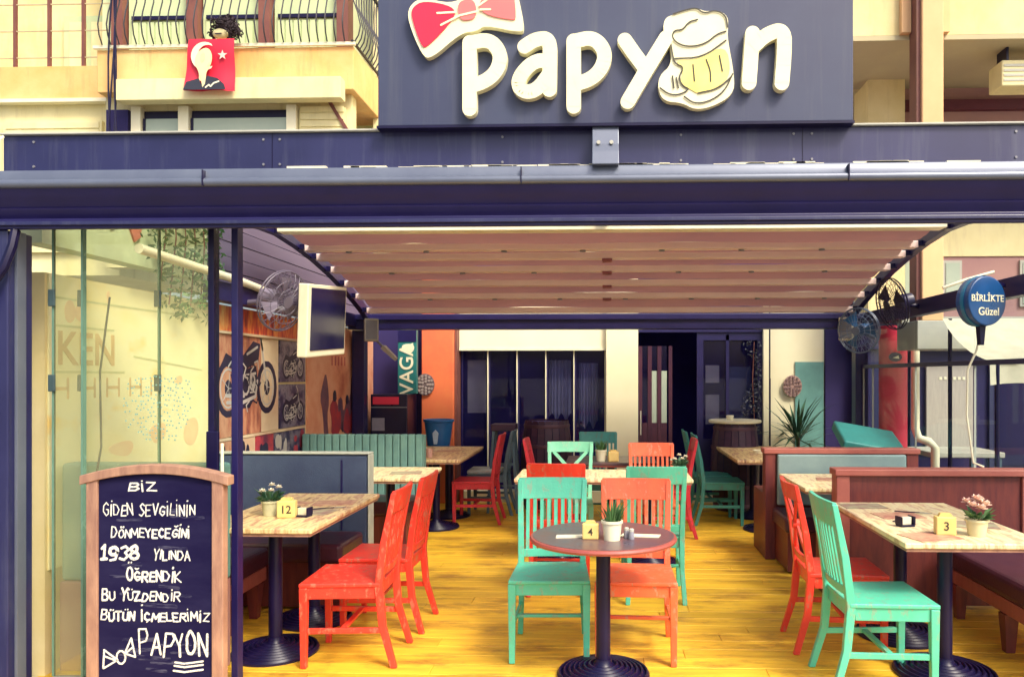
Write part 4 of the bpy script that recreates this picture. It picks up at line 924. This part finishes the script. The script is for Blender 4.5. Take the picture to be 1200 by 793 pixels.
pot_plant((.60, 6.40, .751), .05, .08, 'white flowers in pot at right end of long middle table', 'white', 8)
def flat(name, m, lb, cat, loc, poly, h=.003, rz=0):
    o = MB().prism(poly, (0,0,0), (1,0,0), (0,1,0), (0,0,h)).build(name, m); o.location = loc; o.rotation_euler = (0,0,R(rz)); return tag(o, lb, cat)
NAP = [(-.10,-.03),(.10,-.035),(.11,.03),(-.09,.035)]
flat('napkin', PAPER, 'white napkin left of number 4 on the round table', 'napkin', (-.17, 4.0, .7422), NAP, .004, 8)
flat('napkin', PAPER, 'white napkin right of the grass pot on the round table', 'napkin', (.17, 4.03, .7422), NAP, .004, -5)
def holder(loc, lb, rz=0):
    t = thing('condiment_holder', lb, 'holder', loc, rz); MB().box(-.04,.04,-.03,.03,0,.01).build('tray', BLACK, t)
    for sx in (-1,1): MB().box(sx*.04-.003, sx*.04+.003, -.03,.03,.01,.055).build('side', BLACK, t)
    MB().box(-.03,.03,-.012,.012,.011,.05).build('sachets', PAPER, t); return t
holder((1.645, 4.30, .751), 'black sachet holder left of number 3', 15); holder((-1.79, 4.47, .751), 'black sachet holder right of number 12', -10)
def shaker(loc, lb):
    t = thing('salt_shaker', lb, 'shaker', loc); MB().lathe([(.014,0),(.016,.004),(.013,.035),(.012,.04)], 14).build('body', mat('shaker_glass', (.30,.30,.36), .15), t); MB().lathe([(.013,.0405),(.013,.052),(.008,.057)], 14).build('lid', LGREY, t)
shaker((.125, 3.94, .7421), 'small dark shaker right of grass pot on round table'); shaker((.10, 3.97, .7421), 'small shaker just behind the dark one on round table')
MENU = mat('menu_print', (.70,.46,.28), .5, (.42,.16,.12), 14)
MENUG = mat('menu_print_green', (.46,.46,.28), .5, (.30,.16,.14), 14)
for (x, y_, z, rz, lb, m, nm) in ((-1.78,4.95,.751,10,'printed place mat at the far end of number 12 table',MENU,'place_mat'),(-1.80,4.62,.751,-6,'printed place mat behind number 12 block',MENUG,'place_mat'),(1.72,4.62,.751,8,'printed place mat in the middle of number 3 table',MENU,'place_mat'),(2.02,4.35,.751,-12,'printed place mat by the pink blossoms',MENUG,'place_mat'),(1.62,4.95,.751,4,'printed place mat at far left corner of number 3 table',MENUG,'place_mat'),(-2.08,4.92,.751,-14,'printed place mat by the wall on number 12 table',MENU,'place_mat'),(1.66,4.02,.751,20,'printed place mat at near left corner of number 3 table',MENU,'place_mat'),(.30,6.42,.751,12,'printed place mat on long middle table near white flowers',MENUG,'place_mat'),(-1.75,8.4,.751,9,'printed place mat on rust brown left rear table',MENU,'place_mat'),(1.80,6.2,.751,-8,'printed place mat on the table before grey padded booth',MENU,'place_mat'),(-1.72,6.5,.751,12,'printed place mat on the table before ribbed teal booth',MENUG,'place_mat')):
    flat(nm, m, lb, 'place mat', (x,y_,z), [(-.13,-.10),(.13,-.10),(.14,.09),(-.12,.10)], .0025, rz)
def cutlery(x, y_, z, rz, lb):
    t = thing('cutlery', lb, 'cutlery', (x,y_,z+.003), rz); MB().bar((-.10,0,.004),(.04,0,.004),.012,.004).build('handle', BLACK, t); MB().bar((.04,0,.004),(.11,0,.003),.016,.003,.008,.002).build('blade', GREY, t)
cutlery(-1.74,4.72,.751,25,'dark cutlery lying by the place mat on number 12 table'); cutlery(1.70,4.46,.751,35,'dark cutlery lying crosswise on number 3 table'); cutlery(1.84,4.70,.751,-20,'dark cutlery at the far side of number 3 table')
o = MB().lathe([(.05,0),(.06,.03),(.055,.03),(.045,.008)], 20).build('ashtray', WHITE); o.location = (1.62, 8.3, .751); tag(o, 'white ashtray on the right rear table', 'ashtray')
for i, (x, y_) in enumerate(((-1.98,7.7),(-1.80,7.72))):
    o = MB().lathe([(.03,0),(.034,.09),(.03,.09),(.026,.01)], 14).build('tumbler', mat('pinkish_cup', (.70,.40,.32), .5)); o.location = (x,y_,.751); tag(o, ('left pink cup on the left rear table','right pink cup on the left rear table')[i], 'cup', 'pink cups')

# ================================================================== FANS, TV, SPEAKERS, ROUND SIGN
def fan(loc, rot, lb, m, mblade):
    t = thing('wall_fan', lb, 'fan', loc, 0, 'wall fans under the side beams'); t.rotation_euler = [R(a) for a in rot]
    for nm, yy, rr in (('front_guard', -.06, .235), ('rear_guard', .05, .235)):
        m_ = MB(); m_.tube([(rr*math.cos(2*math.pi*i/28), yy*.25, rr*math.sin(2*math.pi*i/28)) for i in range(29)], .006, 6, False)
        for q in range(24):
            a = 2*math.pi*q/24; m_.tube([(.04*math.cos(a), yy, .04*math.sin(a)), (rr*.7*math.cos(a), yy*.85, rr*.7*math.sin(a)), (rr*math.cos(a), yy*.25, rr*math.sin(a))], .0025, 4)
        for r2 in (.10, .17): m_.tube([(r2*math.cos(2*math.pi*i/24), yy*.92, r2*math.sin(2*math.pi*i/24)) for i in range(25)], .0025, 4, False)
        m_.build(nm, m, t)
    for q in range(3):
        a = 2*math.pi*q/3; m_ = MB(); vs_ = []
        for i in range(7):
            s_ = i/6; r2 = .05+.15*s_
            for da, dy in ((-.42,.012),(.42,-.012)): vs_.append((r2*math.cos(a+da*(.6+.4*s_)), dy*(1+s_), r2*math.sin(a+da*(.6+.4*s_))))
        m_.add(vs_, [(2*i,2*i+1,2*i+3,2*i+2) for i in range(6)], True); m_.build('blade', mblade, t)
    MB().tube([(0,-.062,0),(0,-.05,0)], .045, 16).build('badge', m, t)
    MB().tube([(0,.05,0),(0,.07,0),(0,.19,0),(0,.20,0)], [.05,.065,.06,.04], 16).build('motor', mblade, t)
    MB().tube([(0,.15,-.05),(0,.28,-.10)], .025, 10).build('arm', m, t)
    return t
fan((-2.52, 5.88, 2.16), (18, 28, 78), 'pale wire wall fan next to the television', mat('fan_pale', (.13,.11,.16), .4), mat('fan_grey', (.22,.19,.26), .4))
fan((2.58, 7.05, 2.23), (14, -16, -84), 'black wall fan beside the red column on right', BLACK, mat('fan_dark', (.03,.03,.07), .4))
fan((2.62, 8.1, 2.05), (8, 0, -50), 'blue wall fan with pale cage behind the black fan', mat('fan_cage', (.16,.22,.34), .4), BLUE)
tv = thing('television', 'white framed television tilted on the left wall arm', 'television', (-2.30, 6.25, 2.03), 50)
tv.rotation_euler = (R(4), R(-4), R(84))
MB().box(-.34,.34,0,.085,-.29,.29).build('casing', WHITE, tv, .012, 3); MB().box(-.29,.31,-.006,-.0005,-.235,.26).build('screen', SCREEN, tv)
MB().tube([(0,.061,0),(0,.25,.05),(-.25,.42,.10)], .02, 8).build('arm', GREY, tv)
for (x, y_, z, rz, lb) in ((-2.62, 8.45, 2.09, 20, 'small grey loudspeaker hanging in the rear left corner'), (2.60, 8.45, 2.09, -20, 'small white loudspeaker hanging in the rear right corner')):
    t = thing('loudspeaker', lb, 'loudspeaker', (x,y_,z), rz, 'corner loudspeakers'); MB().box(-.075,.075,-.08,.08,-.13,.12).build('casing', LGREY if x < 0 else WHITE, t, .012, 3); MB().box(-.06,.06,-.086,-.0805,-.11,.10).build('grille', GREY, t); MB().bar((0,.08,.05),(0,.16,.10),.03,.03).build('bracket', BLACK, t)
ac_ = thing('flood_lamp', 'grey lamp arm reaching out below the left loudspeaker', 'lamp', (-2.50, 8.5, 1.88)); MB().tube([(-.15,.1,.14),(.0,.0,.02)], .014, 8).build('arm', GREY, ac_); MB().bar((0,0,.02),(.16,-.05,-.12),.06,.05,.03,.04).build('head', LGREY, ac_)
rs = thing('round_sign', 'round blue sign with white Turkish words on right beam', 'sign', (2.57, 5.38, 2.09), 18)
MB().prism(ell(0,0,.158,.170,0,350,35), (0,.06,0), (1,0,0), (0,0,1), (0,-.12,0)).build('disc', mat('disc_blue', (.008,.075,.25), .3, coat=.3), rs, .008)
MB().prism(ell(0,0,.163,.175,0,350,35), (0,.015,0), (1,0,0), (0,0,1), (0,-.03,0)).build('rim', mat('disc_rim', (.015,.20,.38), .3), rs)
text_mesh('BİRLİKTE', .064, 'lettering', WHITE, rs, (0,-.0612,.015), (1,0,0), (0,0,1), (0,-1,0), .004); text_mesh('Güzel', .075, 'lettering', WHITE, rs, (.01,-.0612,-.075), (1,0,0), (0,0,1), (0,-1,0), .004)
MB().bar((.02,.0,.17),(.25,.05,.12),.025,.025).build('bracket', BLACK, rs); MB().bar((0,.0,-.17),(.0,0,-.30),.05,.04,.03,.03).build('stem', BLACK, rs)
wc = MB().tube([(2.60,5.44,1.90),(2.56,5.42,1.75),(2.50,5.42,1.62),(2.495,5.42,1.3),(2.53,5.40,.98),(2.60,5.40,.95)], .008, 6).build('cable', WHITE); tag(wc, 'white cable hanging from round blue sign to wooden booth', 'cable')
ar = MB().tube([(2.45,5.7,2.22),(2.62,5.68,2.28),(2.80,5.66,2.33)], .012, 8).build('arm_rod', WHITE); tag(ar, 'thin white rod left of the round blue sign', 'rod')

# ================================================================== RIGHT SIDE GLASS
ys = [3.80, 4.95, 6.1, 7.25, 8.4]
for i, (a, b) in enumerate(zip(ys, ys[1:]+[8.70])):
    t = thing('side_glass', ('clear side glass pane nearest the street on the right','clear side glass pane beside front right booth','clear side glass pane beside the round blue sign','clear side glass pane beside the black fan','narrow clear side glass pane at the rear post')[i], 'glass panel', (2.87, (a+b)/2, 0), 0, 'side glass panes'); h = (b-a)/2-.004
    MB().box(-.005,.005,-h,h,.02,1.66).build('lower_pane', G_SIDE, t); MB().box(-.005,.005,-h,h,1.70,2.129).build('upper_pane', G_SIDE, t)
    MB().box(-.02,.02,-h-.004,h+.004,1.6605,1.6995).build('rail', NAVYD, t, .004)
    MB().box(-.008,.008,h+.0005,h+.0075,.02,1.66).build('edge_seal', LGREY, t)

# ================================================================== NEIGHBOUR ON THE RIGHT
nb = thing('corner_building', 'yellow corner building with peach column and overhanging floor at right', 'building', (5, 9, 0))
def np_(mb, name, m, par=None, bevel=0):
    o = mb.build(name, m, None, bevel); o.parent = par or nb; o.data.transform(Matrix.Translation((-5,-9,0))); return o
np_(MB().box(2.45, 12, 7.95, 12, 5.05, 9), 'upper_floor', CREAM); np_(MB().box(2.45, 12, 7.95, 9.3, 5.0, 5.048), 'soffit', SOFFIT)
np_(MB().box(3.12, 3.33, 7.72, 7.944, 2.125, 9), 'column', PEACH, None, .01); np_(MB().box(3.08, 3.118, 7.76, 7.94, 2.125, 9), 'column_edge', BROWN); np_(MB().box(3.05, 3.78, 7.66, 8.2, 1.84, 2.122), 'porch_fascia', LGREY, None, .006)
for a, b in ((2.98, 3.075), (3.34, 3.46)): np_(MB().box(a, b, 7.88, 7.948, 5.05, 9), 'pilaster', PEACH)
np_(MB().box(2.94, 3.50, 7.76, 7.94, 4.93, 4.998), 'beam_end', NAVYD) if False else None
np_(MB().box(3.45, 12, 9.3, 9.5, 3.6, 5.0), 'upper_wall', MAUVE); np_(MB().box(3.02, 3.44, 9.0, 9.5, 2.3, 5.0), 'return_wall', CREAM); 
np_(MB().box(3.45, 12, 9.22, 9.299, 4.72, 4.84), 'awning_roll', mat('wine_red', (.12,.02,.04), .5))
np_(MB().box(3.45, 12, 9.3, 9.5, 3.0, 3.598), 'wall_band', CREAM2); np_(MB().box(3.45, 12, 9.32, 9.5, 2.28, 2.998), 'lower_wall', MAUVE)
for a, b in ((3.52,3.75),(4.0,4.22),(4.9,5.6)):
    fr_ = np_(MB().box(a, b, 9.29, 9.319, 2.4, 2.95), 'window', LGREY); np_(MB().box(a+.03, b-.03, 9.282, 9.2895, 2.43, 2.92), 'pane', PANEG, fr_)
np_(MB().box(3.5, 12, 9.25, 9.5, 1.90, 2.278), 'shop_fascia', LGREY); np_(MB().box(3.05, 12, 9.45, 9.6, 0, 1.898), 'shop_wall', NAVYD); np_(MB().box(2.95, 3.49, 9.40, 9.6, 1.9, 2.278), 'fascia_end', NAVYD)
sw = np_(MB().box(3.85, 4.40, 9.40, 9.449, .72, 1.72), 'shop_window', mat('net_curtain', (.46,.42,.36), .7, (.40,.36,.32), 6, (9,1,1))); np_(MB().box(3.80,4.45,9.38,9.46,.68,.719), 'sill', LGREY, sw)
for x in (3.66, 4.6, 5.2, 5.8, 6.6): np_(MB().box(x, x+.05, 9.41, 9.449, .1, 1.85), 'shop_frame', mat('frame_blue', (.03,.035,.10), .4))
for a, b in ((4.66, 5.19), (5.26, 5.79), (5.86, 6.59)): np_(MB().box(a, b, 9.43, 9.4495, .5, 1.8), 'shop_pane', SCREEN)
for q in range(6): np_(MB().box(4.0+q*.055, 4.03+q*.055, 9.394, 9.3995, 1.53, 1.565), 'light_mark', WHITE, sw)
acu = thing('air_conditioner', 'cream air conditioner unit fixed under the yellow overhang', 'air conditioner', (4.42, 8.25, 4.58)); MB().box(-.33,.33,-.14,.14,0,.27).build('casing', CREAM2, acu, .015, 3)
for q in range(4): MB().box(-.31,.31,-.146,-.1405,.05+q*.05,.075+q*.05).build('grille_slat', LGREY, acu)
for sx in (-.25,.25): MB().box(sx-.012, sx+.012, -.1,.1,.271,.42).build('bracket', BLACK, acu)
wd_ = thing('narrow_window', 'narrow dark window with white frame right of peach column', 'window', (3.62, 8.9, 3.95)); MB().box(-.08,.07,-.03,.03,0,.9).build('frame', WHITE, wd_); MB().box(-.075,.03,-.036,-.0305,.03,.87).build('pane', SCREEN, wd_)
rc = thing('red_column', 'round red column with small black and white emblem behind right glass', 'column', (3.12, 8.5, 0))
MB().lathe([(.145,0),(.145,2.12)], 32).build('shaft', REDCOL, rc); MB().prism(ell(0,0,.07,.05,0,340,11), (-.03,-.143,1.78), (1,0,0), (0,0,1), (0,-.012,0)).build('emblem', NAVYD, rc); MB().prism([(-.03,.0),(.04,-.01),(.03,.025)], (-.03,-.1555,1.77), (1,0,0), (0,0,1), (0,-.002,0)).build('emblem_mark', WHITE, rc)
dp = MB().tube([(3.36,8.5,2.2),(3.36,8.5,1.0),(3.38,8.46,.90),(3.48,8.44,.87),(3.54,8.42,.80),(3.54,8.42,-.05)], .045, 12).build('drainpipe', WHITE); tag(dp, 'white drainpipe with a bend beside the red column', 'drainpipe')
aw = thing('street_awning', 'pale cloth awning sagging beyond the right glass', 'awning', (4.4, 6.9, 0))
m_ = MB(); vs_ = []
for i in range(13):
    for j in range(9):
        x = -1.22+2.6*i/12; t_ = j/8; vs_.append((x, .5-.9*t_, 2.12-.42*t_**.8-.03*math.sin(i*1.1)*t_-.05*math.sin(math.pi*t_)))
m_.add(vs_, [(i*9+j, i*9+j+1, (i+1)*9+j+1, (i+1)*9+j) for i in range(12) for j in range(8)], True); m_.build('canvas', mat('awning_cloth', (.80,.77,.58), .8, trans=.3), aw)
m_ = MB(); vs_ = []
for i in range(25):
    x = -1.22+2.6*i/24; vs_ += [(x, -.40+.02*math.sin(i*1.3), 1.70-.03*math.sin(i*.55)), (x, -.41+.03*math.sin(i*1.3), 1.50+.02*math.sin(i*.7))]
m_.add(vs_, [(2*i,2*i+1,2*i+3,2*i+2) for i in range(24)], True); m_.build('valance', mat('awning_cloth', (.80,.77,.58)), aw)
for x in (-1.15, 1.3): MB().tube([(x,-.38,-.05),(x,-.38,1.7)], .02, 8).build('pole', BLACK, aw); MB().tube([(x,.5,-.05),(x,.5,2.12)], .02, 8).build('pole', BLACK, aw)
for i, (x, y_, lb) in enumerate(((3.95, 8.9, 'covered grey outdoor table beyond right glass under the curtained window'),)):
    t = thing('outdoor_table', lb, 'table', (x,y_,0)); MB().box(-.4,.4,-.35,.35,.68,.74).build('tabletop', LGREY, t, .01)
    for sx in (-1,1):
        for sy in (-1,1): MB().box(sx*.35-.025, sx*.35+.025, sy*.3-.025, sy*.3+.025, -.055,.68).build('leg', GREYB, t)
lt = thing('hanging_lantern', 'pale hanging lamp below the cloth awning', 'lamp', (4.25, 7.2, 1.25)); MB().box(-.07,.07,-.07,.07,-.09,.09).build('shade', LGREY, lt, .015); MB().tube([(0,0,.09),(0,0,.66)], .005, 5).build('cord', LGREY, lt)

# ================================================================== APARTMENT BUILDING ABOVE LEFT
ab = thing('apartment_building', 'ochre and cream apartment building with curved iron balcony above the pergola', 'building', (-4.7, 9.6, 0))
def ap_(mb, name, m, par=None, bevel=0):
    o = mb.build(name, m, None, bevel); o.parent = par or ab; o.data.transform(Matrix.Translation((4.7,-9.6,0))); return o
ap_(MB().box(-6.35, -3.12, 9.35, 11.2, 5.10, 5.63), 'balcony_slab', OCHRE, None, .01); ap_(MB().box(-6.38, -3.09, 9.31, 9.349, 5.632, 5.672), 'balcony_sill', WHITE, None, .004)
ap_(MB().box(-6.0, -3.22, 9.18, 9.349, 4.94, 5.20), 'shutter_box', CREAM2, None, .008)
ap_(MB().box(-6.35, -3.2, 9.52, 9.7, 2.95, 5.099), 'wall', CREAM2); ap_(MB().box(-3.2, 2.44, 10.4, 10.6, 2.95, 9), 'wall', CREAM2)
ap_(MB().box(-7.2, 2.44, 10.72, 10.9, 5.0, 9), 'upper_wall', mat('pale_green_wall', (.66,.74,.44), .8, (.58,.68,.40), 2))
for a, b, nm in ((-5.95,-5.83,'post'),(-5.35,-5.22,'post'),(-3.98,-3.86,'post')): ap_(MB().box(a, b, 9.40, 9.519, 3.0, 4.938), 'window_post', WHITE)
for a, b in ((-5.82,-5.36),(-5.21,-3.99)):
    wi = ap_(MB().box(a, b, 9.47, 9.519, 4.76, 4.90), 'window', BLACK); ap_(MB().box(a+.03, b, 9.45, 9.468, 3.0, 4.80), 'pane', PANEG, wi); ap_(MB().box(a, a+.029, 9.44, 9.469, 3.0, 4.80), 'frame', BLACK, wi)
sh_ = ap_(MB().box(-3.84, -3.26, 9.46, 9.519, 3.0, 4.92), 'shutter', CREAM2)
for q in range(12): ap_(MB().box(-3.82, -3.28, 9.445, 9.4595, 4.86-q*.09, 4.93-q*.09), 'slat', CREAM2, sh_)
ap_(MB().box(-6.30, -6.02, 9.45, 9.519, 4.3, 4.92), 'meter_niche', DARKW)
for X in (-6.85, -5.78, -4.76, -3.66): ap_(MB().box(X-.08, X+.08, 10.5, 10.719, 5.6, 8.2), 'door_frame', BROWN)
for a, b in ((-6.75,-5.88),(-5.68,-4.86),(-4.66,-3.76)):
    dr = ap_(MB().box(a, b, 10.62, 10.719, 5.6, 8.0), 'balcony_door', SHUT); ap_(MB().box(a+.06, b, 10.58, 10.619, 6.58, 6.63), 'transom', BLACK, dr)
    for q in range(7): ap_(MB().box(a+.05+q*.115, a+.14+q*.115, 10.60, 10.6195, 5.65, 6.55), 'panel_strip', SHUT, dr)
dg = ap_(MB().bar((-3.45, 9.46, 4.98), (-3.15, 9.44, 4.5), .05, .04), 'diagonal_strut', BROWN)
# balcony railing
rl = thing('balcony_railing', 'black wrought iron balcony railing with bellied bars above the flag', 'railing', (-4.7, 9.3, 5.67))
def bel(x, y0, dx, dy):
    pts = [(0,0),(.06,.10),(.085,.22),(.05,.38),(.0,.52),(-.005,.70),(0,.95)]
    return MB().tube([(x+dx*a, y0+dy*a, z) for a, z in pts], .0085, 5)
for i in range(29): bel(-1.55+i*.1085, 0, 0, -1).build('baluster', IRON, rl)
for i in range(15): bel(1.58, .06+i*.105, 1, 0).build('baluster', IRON, rl)
MB().bar((-1.6,0,.955),(1.6,0,.955),.04,.03).build('top_rail', IRON, rl); MB().bar((1.58,.02,.955),(1.58,1.7,.955),.04,.03).build('top_rail', IRON, rl); MB().bar((1.58,.0,.01),(1.58,1.7,.01),.03,.02).build('bottom_rail', IRON, rl)
# flag
fg = thing('flag', 'red flag with white crescent, star and a pale bust in dark suit', 'flag', (-4.78, 9.13, 5.64))
n = 12; vs_ = []
for i in range(n+1):
    for j in range(n+1):
        u_, v_ = i/n, j/n; vs_.append((-.27+.56*u_-.05*v_*(1-u_), -.02-.016*math.sin(u_*9+v_*2)*(.3+v_)-.012*math.sin(v_*8), -.63*v_))
m_ = MB(); m_.add(vs_, [(i*(n+1)+j, (i+1)*(n+1)+j, (i+1)*(n+1)+j+1, i*(n+1)+j+1) for i in range(n) for j in range(n)], True); m_.build('cloth', FLAGR, fg)
AYF = (0,-.054,0)
cres = ell(-.06,-.22,.165,.17,60,300,18)+list(reversed(ell(-.02,-.22,.125,.135,62,298,18)))
MB().prism(cres, AYF, AX, AY, (0,-.003,0)).build('crescent', WHITE, fg)
star = [(.16+ (.062 if q % 2 == 0 else .025)*math.sin(math.pi*q/5), -.21+(.062 if q % 2 == 0 else .025)*math.cos(math.pi*q/5)) for q in range(10)]
MB().prism(star, AYF, AX, AY, (0,-.003,0)).build('star', mat('flag_pink', (.84,.62,.54), .6), fg)
MB().prism(smooth_poly([(-.14,-.16),(-.02,-.11),(.04,-.20),(.02,-.34),(-.04,-.42),(-.06,-.52),(-.13,-.52),(-.12,-.42),(-.19,-.30)], 2), (0,-.0572,0), AX, AY, (0,-.003,0)).build('bust', CREAM2, fg)
MB().prism([(-.32,-.625),(-.28,-.53),(-.13,-.49),(-.10,-.56),(-.02,-.46),(.10,-.49),(.18,-.56),(.20,-.625)], (0,-.0608,0), AX, AY, (0,-.003,0)).build('suit', mat('dark_suit', (.03,.035,.06), .7), fg)
MB().prism(smooth_poly([(-.10,-.19),(-.06,-.17),(-.04,-.25),(-.08,-.31),(-.12,-.27)], 2), (0,-.0603,0), AX, AY, (0,-.002,0)).build('face_shade', mat('face_shade', (.60,.74,.40), .6), fg)
MB().prism(smooth_poly([(-.03,-.36),(.02,-.33),(.02,-.30),(-.01,-.30)], 1), (0,-.0603,0), AX, AY, (0,-.002,0)).build('face_shade', mat('face_shade', (.60,.74,.40), .6), fg)
MB().prism([(-.11,-.44),(-.03,-.42),(-.05,-.56),(-.08,-.60)], (0,-.0645,0), AX, AY, (0,-.002,0)).build('collar', CREAM2, fg)
m_ = MB(); m_.stroke([(-.04,-.60),(0,-.57),(.02,-.59),(.06,-.55),(.12,-.53)], .009, (0,-.0668,0), AX, AY, (0,-.002,0), 5); m_.build('scribble', WHITE, fg)
ty = thing('soft_toy', 'dark furry soft toy with pale face peeping over the balcony rail', 'soft toy', (-4.66, 9.20, 5.67))
m_ = leaf_cloud(1300, [(-.24,.26),(-.14,.1),(-.02,.32)], .022, 9, lambda p: ((p.x-.02)/(.20+.04*math.sin(p.z*30)))**2+(p.y/.14)**2+((p.z-.13)/(.15+.03*math.sin(p.x*28)))**2 < 1 and not (abs(p.x+.03) < .10 and p.z < .12 and p.y < 0)); m_.ball((.03,.01,.14), .12, 12, 8, (1.25,.6,.9)); m_.build('fur', mat('dark_fur', (.035,.022,.03), .9), ty)
MB().ball((-.03,-.03,.055), .088, 16, 10, (1.1,.7,.7)).build('face', CREAM2, ty)
MB().tube([(-.07,-.088,.035),(-.03,-.096,.03),(.01,-.088,.036)], .006, 6).build('mouth', INKD, ty)
# far-left neighbour
fn = thing('neighbour_house', 'cream house with ochre band and brown balcony posts at far left', 'house', (-8.3, 9.9, 0))
def fp(mb, name, m, par=None, bevel=0):
    o = mb.build(name, m, None, bevel); o.parent = par or fn; o.data.transform(Matrix.Translation((8.3,-9.9,0))); return o
fp(MB().box(-11, -6.42, 9.9, 12, 2.9, 5.15), 'wall', CREAM2); fp(MB().box(-11, -6.45, 9.8, 12, 5.20, 5.62), 'balcony_slab', OCHRE); fp(MB().box(-11, -6.42, 9.78, 12, 5.152, 5.198), 'cornice', WHITE)
fp(MB().box(-11, -6.5, 11.4, 11.6, 5.62, 9), 'upper_wall', CREAM)
sh_ = fp(MB().box(-7.95, -6.62, 9.84, 9.899, 3.2, 4.92), 'shutter', CREAM2)
for q in range(9): fp(MB().box(-7.9, -6.65, 9.825, 9.8395, 4.82-q*.1, 4.90-q*.1), 'slat', CREAM2, sh_)
fp(MB().box(-9.2,-8.1,9.88,9.899,3.2,4.75), 'window', LGREY)
dr = fp(MB().box(-8.2,-6.8,11.32,11.399,5.62,7.0), 'balcony_door', SHUT)
for q in range(4): fp(MB().box(-8.1+q*.34,-7.85+q*.34,11.30,11.319,5.7,6.9), 'panel_strip', CREAM2, dr)
for X in (-7.32, -6.86, -7.78): fp(MB().box(X-.018, X+.018, 9.82, 9.86, 5.60, 6.6), 'balcony_post', BROWN)
for z in (5.75, 6.1, 6.45): fp(MB().bar((-11,9.84,z),(-6.5,9.84,z),.015,.012), 'railing_bar', mat('pale_rail', (.55,.48,.30), .5))
o = thing('wall_cables', 'dark cable bundle running down between the two balconies', 'cables', (-6.08, 9.30, 0))
for q in range(4):
    MB().tube([(-.04+q*.03+.03*math.sin(z*2+q*2)+.02*z-.1, -.05-.01*q, z) for z in [3+i*.35 for i in range(12)]], .011, 5).build('cable', BLACK, o)
lw = MB().tube([(-2.93,3.63,2.74),(-2.95,3.60,2.70),(-2.94,3.60,2.62),(-2.97,3.58,2.56)], .007, 6).build('cable', WHITE); tag(lw, 'white cable looping at the left end of pergola fascia', 'cable')
sc_ = MB().tube([(-2.66,4.02,2.0),(-2.70,4.0,1.6),(-2.68,3.98,1.2),(-2.74,3.96,.8),(-2.72,3.95,.5)], .006, 6).build('cable', BLACK); tag(sc_, 'thin black cable hanging behind the left front glass', 'cable')
